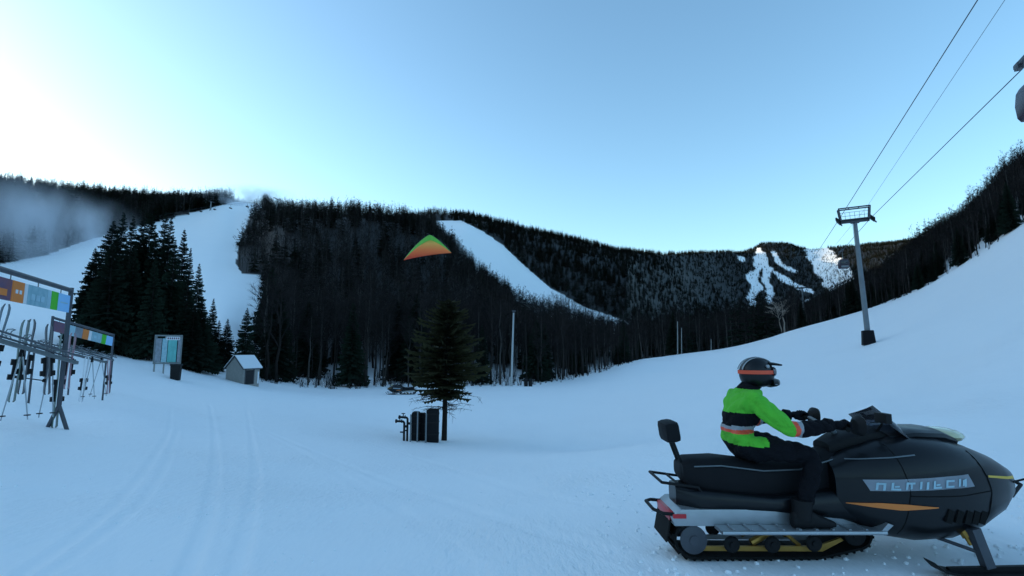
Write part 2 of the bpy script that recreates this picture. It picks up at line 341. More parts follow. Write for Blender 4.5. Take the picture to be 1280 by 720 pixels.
# what is open snow and what is wooded
S1 = [(-400, 285), (-200, 300), (0, 330), (60, 318), (100, 303), (190, 279), (240, 266), (290, 253), (325, 244), (350, 246), (335, 255), (312, 272), (298, 305), (295, 330), (303, 343), (330, 350), (326, 380), (320, 400), (322, 440), (330, 478), (-400, 478)]
S2 = [(540, 268), (577, 276), (600, 287), (627, 305), (653, 330), (688, 360), (733, 385), (783, 401), (790, 414), (750, 428), (700, 425), (652, 398), (640, 374), (612, 356), (575, 326), (555, 300)]
S3 = [[(948, 309), (943, 318), (942, 338), (933, 345), (938, 366), (934, 374), (938, 385), (943, 383), (947, 368), (953, 362), (949, 345), (951, 335), (954, 350), (957, 366), (958, 378), (963, 381), (968, 372), (964, 356), (962, 342), (966, 338), (955, 316), (951, 309)],
      [(962, 338), (972, 340), (987, 348), (1000, 356), (1016, 363), (1015, 369), (1002, 364), (985, 354), (970, 346)],
      [(962, 316), (971, 315), (972, 323), (984, 331), (998, 337), (997, 340), (982, 336), (968, 326)],
      [(920, 318), (932, 320), (930, 327), (922, 324)],
      [(1004, 310), (1034, 310), (1050, 322), (1066, 340), (1074, 366), (1050, 384), (1034, 364), (1016, 335)],
      [(1139, 307), (1149, 308), (1147, 321), (1140, 319)], [(1006, 375), (1014, 375), (1012, 386), (1008, 386)]]
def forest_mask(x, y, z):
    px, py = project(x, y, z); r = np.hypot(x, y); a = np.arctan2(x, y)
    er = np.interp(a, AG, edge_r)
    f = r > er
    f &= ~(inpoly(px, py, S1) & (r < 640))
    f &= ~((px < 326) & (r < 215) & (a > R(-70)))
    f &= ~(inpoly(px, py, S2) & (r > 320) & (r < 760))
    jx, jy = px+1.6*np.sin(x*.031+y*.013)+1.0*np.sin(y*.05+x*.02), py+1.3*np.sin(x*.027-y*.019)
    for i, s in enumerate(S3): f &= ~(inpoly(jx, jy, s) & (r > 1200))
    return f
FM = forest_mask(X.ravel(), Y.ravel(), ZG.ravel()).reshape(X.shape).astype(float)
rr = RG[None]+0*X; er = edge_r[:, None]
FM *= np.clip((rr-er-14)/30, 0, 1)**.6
va = np.stack([X, Y, ZG], -1).reshape(-1, 3); na, nr_ = X.shape
me = bpy.data.meshes.new('snow_ground')
ii, jj = np.meshgrid(np.arange(na-1), np.arange(nr_-1), indexing='ij')
q = np.stack([ii*nr_+jj, ii*nr_+jj+1, (ii+1)*nr_+jj+1, (ii+1)*nr_+jj], -1).reshape(-1, 4)[:, ::-1]
me.vertices.add(len(va)); me.vertices.foreach_set('co', va.ravel().astype(np.float32))
me.loops.add(q.size); me.loops.foreach_set('vertex_index', q.ravel().astype(np.int32))
me.polygons.add(len(q)); me.polygons.foreach_set('loop_start', np.arange(0, q.size, 4, dtype=np.int32))
me.update(calc_edges=True)
if me.polygons[1000].normal.z < 0: me.flip_normals()
me.polygons.foreach_set('use_smooth', np.ones(len(q), bool))
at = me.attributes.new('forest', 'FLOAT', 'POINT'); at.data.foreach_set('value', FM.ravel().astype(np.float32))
me.materials.append(M_snow)
ground = link(bpy.data.objects.new('snow_ground', me)); tag(ground, 'snow covered valley floor, ski slopes and wooded hills', None, None, 'structure')

# ------------------------------------------------------------------ tree meshes
def spruce(seed, h, w, levels, per, fine, base=.06, droop=.25, ragged=.25, hang=1, prof=None):
    rd = random.Random(seed); tr = MB(); cr = MB()
    bend = rd.uniform(-.02, .02)*h
    tr.path([(0, 0, -.5), (bend*.3, 0, h*.4), (bend, 0, h)], [h*.016+.03, h*.010+.02, .01], 5 if fine else 3, cap=False)
    for l in range(levels):
        t = base+(1-base)*(l+rd.uniform(-.3, .3))/levels; t = max(base, min(.985, t)); z = h*t; tl = t
        L0 = w/2*(1-t)**.85*(1-.25*max(0, .15-t)/.15)+.03*h*(1-t)+.05
        if prof: L0 = prof(t)
        for k in range(per):
            an = 2*PI*(k+rd.random())/per+l*.7; t = tl+rd.uniform(-.5, .5)*(1-base)/levels; t = min(.985, t if t > base else base+rd.random()*.12); z = h*t; L = L0*rd.uniform(1-ragged, 1+ragged)
            if rd.random() < ragged*.25: continue
            c, s = math.cos(an), math.sin(an); up = (t-.35)*.7
            dr = droop*rd.uniform(.6, 1.4)
            def pt(u, side=0, dz_=0): 
                zz = z+L*(up*u-dr*u*u+.10*u**4)+dz_
                return (bend*t+c*L*u-s*side, s*L*u+c*side, zz)
            if not fine:
                ww = L*.30
                cr.add([pt(0), pt(.5, ww, -.06*L), pt(1), pt(.5, -ww, -.06*L)], [(0, 1, 2), (0, 2, 3)])
                cr.add([pt(.1), pt(.55, 0, -.22*L), pt(.95)], [(0, 1, 2)])
            else:
                nseg = 6
                for q_ in range(nseg):
                    u = .12+.86*q_/nseg; b = .20*L*(1.05-u)+.10
                    for sd_ in (-1, 1):
                        if rd.random() < .08: continue
                        dd = rd.uniform(-.12, .02)*b
                        cr.add([pt(u), pt(u+.16, sd_*b*rd.uniform(.7, 1.2), dd), pt(min(1.04, u+.30), sd_*b*.35, dd*.5-.03*L)], [(0, 1, 2)])
                    cr.add([pt(u-.05), pt(u+.10, rd.uniform(-.05, .05), (-rd.uniform(.08, .20)*L-.06)*hang), pt(u+.2)], [(0, 1, 2)])
                cr.add([pt(.85), pt(.93, .05), pt(1.1, 0, .01), pt(.93, -.05)], [(0, 1, 2, 3)])
    return tr, cr
def baretree(seed, h, fine, spread=.35, lean=0, trunkfrac=.35):
    rd = random.Random(seed); tr = MB(); cr = MB(); n0 = 5 if fine else 3
    def rec(p, d, L, r, dep):
        if dep == 0 or r < .006:
            # twig blades
            for _ in range(3 if fine else 2):
                e = (d+Vector((rd.uniform(-.7, .7), rd.uniform(-.7, .7), rd.uniform(-.2, .5)))).normalized()
                q1 = p+e*L*rd.uniform(.7, 1.3); sidev = e.cross(Vector((rd.uniform(-1, 1), rd.uniform(-1, 1), .3))).normalized()
                w_ = (.016 if fine else .045)
                cr.add([p-sidev*w_, p+sidev*w_, q1], [(0, 1, 2)])
                q2 = p.lerp(q1, .4); e2 = (e+sidev*rd.choice((-1, 1))*.8).normalized()
                cr.add([q2-sidev*w_*.6, q2+e*w_*2, q2+e2*L*.6], [(0, 1, 2)])
            return
        mid = p+d*L*.5+Vector((rd.uniform(-1, 1), rd.uniform(-1, 1), 0))*L*.05
        end = p+d*L+Vector((rd.uniform(-1, 1), rd.uniform(-1, 1), rd.uniform(0, 1)))*L*.08
        cr.path([p, mid, end], [r, r*.8, r*.55], 3, cap=False)
        for _ in range(3 if (fine or dep > 1) else 2):
            u = rd.uniform(.35, 1.0); st = p.lerp(end, u)
            e = (d*.8+Vector((rd.uniform(-1, 1), rd.uniform(-1, 1), rd.uniform(-.1, .7)))*.75).normalized()
            rec(st, e, L*rd.uniform(.5, .72), r*.5, dep-1)
    wob = [Vector((0, 0, -.5))]; top = .93*h; m = 6
    for i in range(1, m+1):
        t = i/m; wob.append(Vector((lean*t*h+rd.uniform(-1, 1)*.012*h, rd.uniform(-1, 1)*.012*h, top*t)))
    r0 = h*rd.uniform(.009, .014)
    tr.path(wob, [r0*(1-.85*i/m) for i in range(m+1)], n0, cap=False)
    nb = 13 if fine else 9
    for k in range(nb):
        t = trunkfrac+(1-trunkfrac)*(k+rd.random())/nb; i = min(m-1, int(t*m)); st = wob[i].lerp(wob[i+1], t*m-i)
        an = rd.uniform(0, 2*PI); e = Vector((math.cos(an)*spread*2, math.sin(an)*spread*2, 1)).normalized()
        rec(st, e, h*.28*(1.15-t*.8), r0*.42*(1.15-t), 2 if fine else 1)
    return tr, cr
def tree_obj(name, pair, mats, loc, scale, rz, label, cat, group):
    o = empty(name, loc, rz, label, cat, group); o.scale = scale
    for nm, m_, in (('trunk', pair[0]), ('crown', pair[1])):
        link(bpy.data.objects.new(nm, m_), o)
    return o
def pairmesh(p, mt, mc): return (p[0].mesh('trunk', mt, smooth=False), p[1].mesh('crown', mc, smooth=False))
near_bare = [pairmesh(baretree(s, 12, True, sp, ln, tf), M_bark if s % 3 else M_greybark, M_twig) for s, sp, ln, tf in ((1, .3, 0, .3), (2, .4, .02, .35), (3, .25, -.02, .45), (4, .35, .03, .25), (5, .3, 0, .5), (6, .45, -.03, .3))]
near_spruce = [pairmesh(spruce(s, 12, w, 46, 10, True), M_bark, M_needle) for s, w in ((1, 4.6), (2, 5.4), (3, 4.0), (4, 3.4))]
def joined(p, mt, mc, nm):
    mb = MB(); mb.add(p[0].v, p[0].f); mb.mi = 1; mb.add(p[1].v, p[1].f)
    return bpy.data.objects.new(nm, mb.mesh(nm, [mt, mc], smooth=False))
far_bare = [joined(baretree(20+s, 12, False, .35, 0, .3), M_bark if s % 2 else M_greybark, M_twig, 'bare_tree_shape') for s in range(5)]
far_con = [joined(spruce(30+s, 12, w, 13, 7, False), M_bark, M_needle, 'conifer_shape') for s, w in enumerate((4.2, 3.6, 5))]

def instancer(name, pts, proto, label):
    """scatter one far-off wood as a single object"""
    me = bpy.data.meshes.new(name); n = len(pts); pts = np.asarray(pts)
    me.vertices.add(n); me.vertices.foreach_set('co', pts[:, :3].astype(np.float32).ravel())
    a = me.attributes.new('tree_scale', 'FLOAT_VECTOR', 'POINT'); a.data.foreach_set('vector', pts[:, 3:6].astype(np.float32).ravel())
    a = me.attributes.new('tree_turn', 'FLOAT_VECTOR', 'POINT'); a.data.foreach_set('vector', pts[:, 6:9].astype(np.float32).ravel())
    o = link(bpy.data.objects.new(name, me)); tag(o, label, 'forest', None, 'stuff')
    g = bpy.data.node_groups.new('scatter', 'GeometryNodeTree')
    g.interface.new_socket('Geometry', in_out='INPUT', socket_type='NodeSocketGeometry'); g.interface.new_socket('Geometry', in_out='OUTPUT', socket_type='NodeSocketGeometry')
    gi = g.nodes.new('NodeGroupInput'); go = g.nodes.new('NodeGroupOutput'); ip = g.nodes.new('GeometryNodeInstanceOnPoints')
    oi = g.nodes.new('GeometryNodeObjectInfo'); oi.inputs['Object'].default_value = proto; oi.inputs['As Instance'].default_value = True
    n1 = g.nodes.new('GeometryNodeInputNamedAttribute'); n1.data_type = 'FLOAT_VECTOR'; n1.inputs['Name'].default_value = 'tree_scale'
    n2 = g.nodes.new('GeometryNodeInputNamedAttribute'); n2.data_type = 'FLOAT_VECTOR'; n2.inputs['Name'].default_value = 'tree_turn'
    g.links.new(gi.outputs[0], ip.inputs['Points']); g.links.new(oi.outputs['Geometry'], ip.inputs['Instance'])
    g.links.new(n1.outputs['Attribute'], ip.inputs['Scale']); g.links.new(n2.outputs['Attribute'], ip.inputs['Rotation'])
    g.links.new(ip.outputs[0], go.inputs[0])
    md = o.modifiers.new('scatter', 'NODES'); md.node_group = g
    return o

# scatter candidates: (range band, spacing)
def scatter(r0, r1, a0, a1, sp):
    area = .5*(r1*r1-r0*r0)*(R(a1)-R(a0)); n = int(area/sp**2)
    r = np.sqrt(rng.uniform(r0*r0, r1*r1, n)); a = rng.uniform(R(a0), R(a1), n)
    x, y = r*np.sin(a), r*np.cos(a); z = gz(x, y)
    k = forest_mask(x, y, z); px, py = project(x, y, z)
    k &= (px > -150) & (px < 1450)
    # leave out what hills hide from every nearby position
    el = (z+14-EYE)/r; keep = np.ones(len(x), bool)
    ai = np.clip(np.searchsorted(AG, a), 0, len(AG)-1); E = np.maximum.accumulate((ZG-EYE)/RG[None], axis=1)
    j = np.clip(np.searchsorted(RG, r*.985)-1, 0, len(RG)-1); keep = el > E[ai, j]-.01
    k &= keep
    return x[k], y[k], z[k], r[k], px[k], py[k]
bands = [(50, 130, 2.9), (130, 240, 3.0), (240, 460, 3.6), (460, 760, 5.5), (760, 1400, 6.6), (1400, 3050, 9.8)]
T = []
for r0, r1, sp in bands:
    x, y, z, r, px, py = scatter(r0, r1, -50, 50, sp)
    # conifer share: high on ridges and far hills, little at the foot
    base = np.where(r > 1300, .85, np.where(r > 700, .7, np.where(r > 300, .40, .10)))
    base = np.where((px < 330) & (r > 300), .55, base)
    base = np.where((px > 300) & (px < 560) & (py < 290), .22, base)
    clump = .5+.5*wav(x, y, 70, 9); con = rng.random(len(x)) < np.clip(base*(.55+.9*clump), 0, 1)
    thin = np.ones(len(x), bool)
    gully = inpoly(px, py, S3[4])
    hgt = np.where(con, rng.normal(11.5, 2.2, len(x)), rng.normal(11.5, 1.8, len(x)))*np.where(r > 1300, 1.1, 1)
    hgt = np.where((px > 300) & (px < 560) & (r > 200) & (r < 480), 9+(hgt-9)*.45, hgt)
    hgt = np.where((px > 640) & (px < 800) & (r < 230), hgt*.85, hgt)
    hgt = np.where((px > 1000) & (r < 300), hgt*.68, hgt)
    T.append(np.stack([x, y, z, r, px, con, np.clip(hgt, 5, 18)], 1)[thin])
# scattered trees in the snowy gully and thin scrub below the second run
gx = []
x = rng.uniform(500, 2300, 70000); y = rng.uniform(1200, 2900, 70000); z = gz(x, y); px, py = project(x, y, z)
k = inpoly(px, py, S3[4]) & (rng.random(len(x)) < np.clip((py-300)/60+(px-1040)/60, .15, .95))
for s_ in S3[:4]+S3[5:]: k |= inpoly(px, py, s_) & (rng.random(len(x)) < .14)
k &= np.cumsum(k) < 4500
T.append(np.stack([x[k], y[k], z[k], np.hypot(x, y)[k], px[k], rng.random(k.sum()) < .4, rng.uniform(6, 12, k.sum())], 1))
x = rng.uniform(0, 150, 3000); y = rng.uniform(340, 600, 3000); z = gz(x, y); px, py = project(x, y, z)
k = inpoly(px, py, [(650, 385), (700, 372), (740, 392), (778, 404), (780, 430), (650, 430)]) & (rng.random(3000) < .6)
T.append(np.stack([x[k], y[k], z[k], np.hypot(x, y)[k], px[k], 0*x[k], rng.uniform(5, 9, k.sum())], 1))
x, y, z, r, px, py = scatter(95, 380, 28, 50, 2.6)
k = (px > 1040); T.append(np.stack([x[k], y[k], z[k], r[k], px[k], rng.random(k.sum()) < .3, rng.uniform(5.5, 8.5, k.sum())], 1))
T = np.concatenate(T); T = T[np.argsort(T[:, 3])]
# keep room round the shed, board and the birches
for (qx, qr, rad) in ((302, 52, 5), (208, 45, 5)):
    c = P(qx, 440, qr); T = T[np.hypot(T[:, 0]-c.x, T[:, 1]-c.y) > rad]
bi = np.where(T[:, 5] < .5)[0]; ci = np.where(T[:, 5] > .5)[0]
vis = lambda idx: [i for i in idx if -20 < T[i, 4] < 1300]
near_b = vis(bi)[:285]; near_c = vis(ci)[:110]
def zone(px):
    if px < 345: return 'just right of the small shed'
    if px < 480: return 'below the middle of the rounded hill'
    if px < 625: return 'behind the lone conifer'
    if px < 800: return 'below the middle ski run'
    if px < 1000: return 'beyond the crest in the valley bottom'
    return 'along the top of the right hand snow slope'
for i in near_b:
    x, y, z, r, px, c, h = T[i]; s = h/12*random.uniform(.85, 1.15)
    tree_obj('bare_tree', near_bare[i % 6], None, (x, y, z), (s*1.05, s*1.05, s), random.uniform(0, 6.28),
             'leafless dark deciduous tree in the woods '+zone(px), 'tree', 'leafless trees in the woods '+zone(px))
for i in near_c:
    x, y, z, r, px, c, h = T[i]; s = h/12*random.uniform(.55, .95)
    tree_obj('conifer_tree', near_spruce[i % 4], None, (x, y, z), (s, s, s), random.uniform(0, 6.28),
             'dark conifer in the woods '+zone(px), 'tree', 'conifers in the woods '+zone(px))
rest = np.ones(len(T), bool); rest[near_b] = False; rest[near_c] = False; T2 = T[rest]
n = len(T2); s = T2[:, 6]/12
ins = np.stack([T2[:, 0], T2[:, 1], T2[:, 2], s*rng.uniform(.9, 1.3, n), s*rng.uniform(.9, 1.3, n), s*rng.uniform(.9, 1.1, n), rng.normal(0, .03, n), rng.normal(0, .03, n), rng.uniform(0, 6.28, n)], 1)
pick = rng.integers(0, 1000, n)
for v in range(5):
    k = (T2[:, 5] < .5) & (pick % 5 == v)
    instancer('leafless_forest', ins[k], far_bare[v], 'mass of leafless trees covering the dark hillsides')
for v in range(3):
    k = (T2[:, 5] > .5) & (pick % 3 == v)
    instancer('conifer_forest', ins[k], far_con[v], 'mass of dark conifers on the ridges and far hills')
print('trees', len(T), 'individual', len(near_b)+len(near_c))

def gp(px, r, dz_=0):
    a, _ = azel(px, 440); x, y = r*math.sin(a), r*math.cos(a); return Vector((x, y, float(gz(x, y))+dz_))
def gpp(px, py, r, dz_=0):
    p = P(px, py, r); p.z = float(gz(p.x, p.y))+dz_; return p
# big spruces on the left: (px, top py, range, width factor)
big = [(108, 308, 56, 1.0), (124, 272, 58, 1.0), (138, 262, 60, .85), (150, 266, 57, .8), (163, 272, 60, .9), (172, 262, 60, .85), (182, 286, 58, .8), (192, 262, 59, .9), (199, 268, 57, .7), (208, 300, 55, .8), (220, 284, 58, .75), (229, 308, 54, .7), (240, 328, 56, .8), (131, 300, 53, 1.1), (157, 308, 54, 1.1), (186, 322, 52, 1.0), (112, 345, 54, .9), (250, 372, 54, .8), (262, 372, 60, .7), (272, 400, 60, .8), (283, 398, 66, .7), (306, 384, 60, .75), (238, 380, 53, .9), (215, 372, 56, 1.1), (228, 398, 55, 1.0), (256, 408, 57, .9), (318, 420, 66, .8)]
order = sorted(range(len(big)), key=lambda k: big[k][0]); words = 'first second third fourth fifth sixth seventh eighth ninth tenth eleventh twelfth thirteenth fourteenth fifteenth sixteenth seventeenth eighteenth nineteenth twentieth twenty-first twenty-second'.split()
for i, (px, ty, r, wf) in enumerate(big):
    g = gp(px, r); tp = P(px, ty, r); h = (tp.z-g.z); n_ = order.index(i); s = h/12; ww = .88*wf*max(s, .75)
    lab = ('tall' if h > 11 else 'middle sized' if h > 7 else 'small')+' black spruce, '+(words[n_]+' from the left in the dense stand by the map board' if n_ < 21 else ('first', 'second', 'third', 'fourth', 'fifth', 'sixth')[len(big)-1-n_]+' from the right among the small spruces around the shed')
    tree_obj('spruce_tree', near_spruce[i % 4], None, g, (ww, ww, s), i*1.3, lab, 'tree', 'black spruces in and beside the dense stand on the left')

# lone conifer by the hydrants
g = gpp(555, 551, 22.6)
p = spruce(77, 5.9, 3.9, 38, 12, True, base=.30, droop=.16, ragged=.5, hang=.5, prof=lambda t: 2.15*min(1, .42+2.6*(t-.30))*max(.05, 1-t)**.55)
lone = tree_obj('lone_conifer', pairmesh(p, M_bark, M_pine), None, g, (1, 1, 1), 0, 'small lone conifer with bare lower trunk beside the black hydrant covers', 'tree', None)
tb = MB(); tb.path([(0, 0, -.3), (.02, 0, 1.2), (.0, 0, 2.6)], [.125, .105, .09], 10); tb.build('trunk_base', M_bark, lone)
db = MB(); rd = random.Random(5)
for k in range(34):        # dead drooping lower branches
    an = rd.uniform(0, 6.28); z0 = rd.uniform(1.15, 2.0); L = rd.uniform(.5, 1.7); c, s_ = math.cos(an), math.sin(an)
    pts = [(c*L*u, s_*L*u, z0+.30*L*u-.32*L*u*u+rd.uniform(-.04, .04)) for u in (0, .3, .6, 1)]
    db.path(pts, [.018, .013, .009, .004], 3, cap=False)
    for _ in range(7):
        u = rd.uniform(.35, 1); b = Vector((c*L*u, s_*L*u, z0+.30*L*u-.32*L*u*u)); e = b+Vector((rd.uniform(-.22, .22), rd.uniform(-.22, .22), rd.uniform(-.28, .06)))
        db.path([b, e], [.008, .003], 3, cap=False)
db.build('dead_branches', M_twig, lone, smooth=False)

# birches beyond the crest
for k, (px, ty, by, r, ln, lab) in enumerate(((979, 378, 415, 150, -.10, 'pale leaning birch, left one of the pair beyond the snow crest'), (981, 373, 414, 151, -.02, 'pale upright birch, right one of the pair beyond the snow crest'))):
    g = gpp(px, by, r); t_ = baretree(60+k, 11, True, .25, ln, .45)
    tree_obj('birch_tree', (t_[0].mesh('trunk', M_birch), t_[1].mesh('crown', M_birch, smooth=False)), None, g, (1.6, 1.6, (P(px, ty, r).z-g.z)/11), 0, lab, 'tree', None)

# low brush along the snow edge
bm_ = MB(); rd = random.Random(9)
for k in range(620):
    px = rd.uniform(325, 805) if k < 500 else rd.uniform(1040, 1290)
    a, _ = azel(px, 450); er_ = float(np.interp(a, AG, edge_r)); r = er_+rd.uniform(-2.5, 16)
    x, y = r*math.sin(a), r*math.cos(a); z = float(gz(x, y))
    for _ in range(rd.randint(3, 8)):
        e = Vector((x+rd.uniform(-.5, .5), y+rd.uniform(-.5, .5), z+rd.uniform(.4, 2.0))); b = Vector((x+rd.uniform(-.15, .15), y, z-.05))
        bm_.path([b, b.lerp(e, .5)+Vector((rd.uniform(-.1, .1), 0, 0)), e], [.018, .012, .004], 3, cap=False)
tag(bm_.build('brush', M_twig, smooth=False), 'thin leafless brush poking from the snow at the edge of the woods', 'brush', None, 'stuff')

# ------------------------------------------------------------------ lift towers, ropes, cabins
def sheave_train(parent, c, tilt, n=6, s=1):
    mb = MB(); d = Vector((0, math.cos(tilt), math.sin(tilt))); c = Vector(c)
    mb.bar(c-d*1.1*s, c+d*1.1*s, .10*s, .28*s)
    mb.bar(c-d*1.35*s+Vector((.12*s, 0, -.14*s)), c+d*1.35*s+Vector((.12*s, 0, -.14*s)), .06*s, .16*s)
    o = mb.build('sheave_train', M_dsteel, parent)
    for i in range(n):
        q = c+d*((i-(n-1)/2)*.44*s)+Vector((.0, 0, .18*s)); w = MB()
        w.tube(q-Vector((.07*s, 0, 0)), q+Vector((.07*s, 0, 0)), .19*s, n=12); w.build('sheave', M_rubber, o)
    return o
def lift_tower(loc, rz, H, arm, label, lean=0, catw=True, pad=True, group=None, rad=.27):
    t = empty('lift_tower', loc, rz, label, 'lift tower', group)
    mb = MB(); mb.path([(0, 0, -.6), (0, 0, H*.5), (0, 0, H)], [rad*1.15, rad, rad*.8], 20)
    mb.tube((0, 0, -.5), (0, 0, .25), rad*1.9, n=16); mb.tube((0, 0, H*.5-.04), (0, 0, H*.5+.04), rad*1.18, n=16)
    mb.build('pole', M_tower, t)
    ld = MB()
    for sx in (-.2, .2): ld.tube((sx, rad+.15, 1), (sx, rad+.15, H-.2), .02, n=5)
    for k in range(int(H/.4)-3): ld.tube((-.2, rad+.15, 1+k*.4), (.2, rad+.15, 1+k*.4), .014, n=4)
    ld.build('ladder', M_tower, t)
    ca_ = MB(); ca_.bar((-arm/2, 0, H+.1), (arm/2, 0, H+.1), .34, .36); ca_.box((0, 0, H-.05), (.9, .6, .25)); ca_.build('crossarm', M_dsteel, t, bevel=.02)
    if catw:
        fr = MB(); a2 = arm/2
        for yy in (-.45, .45):
            fr.bar((-a2*1.12, yy, H+1.75), (a2*1.12, yy, H+1.75), .12, .14)
            for sx in (-1, 1): fr.bar((sx*a2*.98, yy, H+.2), (sx*a2*1.1, yy, H+1.75), .12, .14)
        for sx in (-1, -.33, .33, 1): fr.bar((sx*a2*1.06, -.45, H+1.75), (sx*a2*1.06, .45, H+1.75), .08, .08)
        fr.build('lifting_frame', M_dsteel, t)
        rl = MB()
        for zz in (.75, 1.2): rl.tube((-a2, -.3, H+zz), (a2, -.3, H+zz), .025, n=5)
        for i in range(7): rl.tube((-a2+arm*i/6, -.3, H+.25), (-a2+arm*i/6, -.3, H+1.2), .022, n=5)
        rl.box((0, -.25, H+.32), (arm*.95, .5, .04)); rl.build('catwalk', M_steel, t)
    for sx in (-1, 1): sheave_train(t, (sx*(arm/2+.25), 0, H+.15), R(22), s=1.15 if pad else .8)
    if pad:
        pd = MB(); pd.prism([(-.68, -.1), (.68, -.1), (.55, 1.65), (-.55, 1.65)], -.6, .6); pd.build('base_pad', M_pad, t, bevel=.08)
    return t
b0 = gpp(1086, 429, 75); top = P(1068, 260, 75); Ht = top.z-b0.z-1.75
LD = math.atan2(15.5, 34.4)
tw1 = lift_tower(b0, R(-25), Ht, 3.0, 'tall grey lift tower with black base pad on the open right hand snow slope')
tw1.rotation_euler.y = R(-1.4)
M1 = Matrix.Translation(b0) @ Matrix.Rotation(R(-25), 4, 'Z') @ Matrix.Rotation(R(-1.4), 4, 'Y')
Lr = M1 @ Vector((-1.75, 0, Ht+.36)); Rr = M1 @ Vector((1.75, 0, Ht+.36)); Tr = M1 @ Vector((1.5, 0, Ht+1.85))
b2 = gpp(1006, 408, 195); t2 = P(1005, 360, 195); H2 = max(6, t2.z-b2.z); tw2 = lift_tower(b2, R(-18), H2, 4.2, 'grey lift tower further down the line behind the snow crest, taller of the two there', pad=False, catw=False)
b3 = gpp(988, 405, 330); t3 = P(988, 387, 330); H3 = max(6, t3.z-b3.z); tw3 = lift_tower(b3, R(-10), H3, 4.2, 'farthest and smallest grey lift tower behind the snow crest', pad=False, catw=False)
def cable(pts, rad, label, sag=0):
    out = []
    for a, b in zip(pts[:-1], pts[1:]):
        for i in range(16):
            t = i/16; q = a.lerp(b, t); q.z -= sag*4*t*(1-t)*((a-b).length/60); out.append(q)
    out.append(pts[-1]); mb = MB(); mb.path(out, rad, 6); o = mb.build('lift_cable', M_dsteel); tag(o, label, 'cable', 'ropes of the gondola lift'); return o
def ext(a, px, py, s, k):     # from the tower through a sighted point and on past the camera
    d = ray(px, py); q = Vector((d[0]*s, d[1]*s, EYE+d[2]*s)); return q, a+(q-a)*k
M2 = Matrix.Translation(b2) @ Matrix.Rotation(R(-18), 4, 'Z'); M3 = Matrix.Translation(b3) @ Matrix.Rotation(R(-10), 4, 'Z')
q, e = ext(Lr, 1222, 0, 28, 1.9)
cable([e, q, Lr, M2 @ Vector((-2.3, 0, H2+.3)), M3 @ Vector((-2.3, 0, H3+.3))], .032, 'thick left haul rope running down to the lift tower')
qr, e = ext(Rr, 1272, 92, 31, 1.9)
R2 = M2 @ Vector((2.3, 0, H2+.3))
cable([e, qr, Rr, R2, M3 @ Vector((2.3, 0, H3+.3))], .030, 'right haul rope carrying the gondola cabin at the picture edge')
q3, e = ext(Tr, 1256, 0, 27, 1.9)
cable([e, q3, Tr, M2 @ Vector((0, 0, H2+.8))], .014, 'thin communication line between the two haul ropes')
def gondola(hp, rz, label):
    t = empty('gondola', (hp.x, hp.y, hp.z), rz, label, 'gondola', None)
    g_ = MB(); g_.box((0, 1.0, -.02), (.24, 3.8, .24)); g_.box((0, 2.5, -.12), (.3, .5, .4)); g_.box((0, 0, .02), (.7, .16, .2)); g_.box((0, 0, -.15), (.3, .3, .3)); g_.tube((-.3, 0, .12), (.3, 0, .12), .1, n=10); g_.build('grip', M_dsteel, t, bevel=.02)
    h_ = MB(); h_.path([(0, 0, -.2), (0, .32, -.5), (0, .34, -1.6), (0, .1, -1.95), (0, 0, -2.1)], .055, 8); h_.build('hanger', M_steel, t)
    c_ = MB(); prof = [(-.85, -4.15), (.85, -4.15), (1.0, -3.9), (1.05, -3.2), (.95, -2.5), (.75, -2.15), (-.75, -2.15), (-.95, -2.5), (-1.05, -3.2), (-1.0, -3.9)]
    c_.prism(prof, -.9, .9); c_.build('cabin', nmat('dark_cabin_paint', (.05, .03, .045), .4), t, bevel=.08)
    for y_ in (-.925, .925):
        w = MB(); w.box((0, y_, -2.95), (1.6, .03, .95)); w.build('window', M_smoke, t, bevel=.01)
        b_ = MB(); b_.box((0, y_, -3.72), (1.5, .03, .14)); b_.build('stripe', M_greytape, t)
    s_ = MB(); s_.bar((-.8, -1.05, -3.9), (.8, -1.05, -3.9), .12, .25); s_.build('ski_holder', M_steel, t)
    return t
# point of the right rope that is seen at px 1052
best = min((abs(project(*(Rr.lerp(R2, t)))[0]-1053), t) for t in np.linspace(0, 1, 300))[1]
gondola(Rr.lerp(R2, best), R(-18), 'small dark gondola cabin hanging beyond the lift tower').scale = (.72, .72, .78)
gq = P(1277, 88, 44)
gondola(qr+(e-qr).normalized()*3.4, R(-25), 'gondola cabin entering the frame at the right edge high on the rope')

# chairlift on the left run
gl = 'small towers of the chairlift on the left ski run'
for (px, by, ty, r, lab) in ((262, 277, 258, 400, 'thin chairlift tower standing on the left ski run'), (346, 262, 249, 330, 'small chairlift tower on the skyline at the left end of the rounded hill')):
    g = gpp(px, by, r); lift_tower(g, R(70), max(6, P(px, ty, r).z-g.z), 4, lab, pad=False, catw=False, group=gl, rad=.35)
A = P(196, 270, 400); B = P(262, 258, 402); C_ = P(345, 250, 335)
ch_rope = MB(); ch_rope.path([A-(B-A)*2, A, B, C_], .05, 5); tag(ch_rope.build('lift_cable', M_dsteel), 'faint chairlift rope crossing above the left ski run', 'cable')
proto = None
cx_mb = MB(); cx_mb.box((0, 0, -2.9), (2.2, .5, .12)); cx_mb.box((0, .28, -2.5), (2.2, .1, .7))
ch_h = MB(); ch_h.path([(0, 0, 0), (0, .2, -1.5), (0, .3, -2.5)], .07, 5)
cm, hm = cx_mb.mesh('seat', M_black), ch_h.mesh('hanger', M_dsteel)
for k, t in enumerate(np.linspace(.04, .93, 8)):
    q = A.lerp(B, t*2) if t < .5 else B.lerp(C_, t*2-1)
    o = empty('lift_chair', q, R(70), 'tiny dark chair hanging from the rope over the left ski run', 'lift chair', 'chairs of the far chairlift')
    link(bpy.data.objects.new('seat', cm), o); link(bpy.data.objects.new('hanger', hm), o)

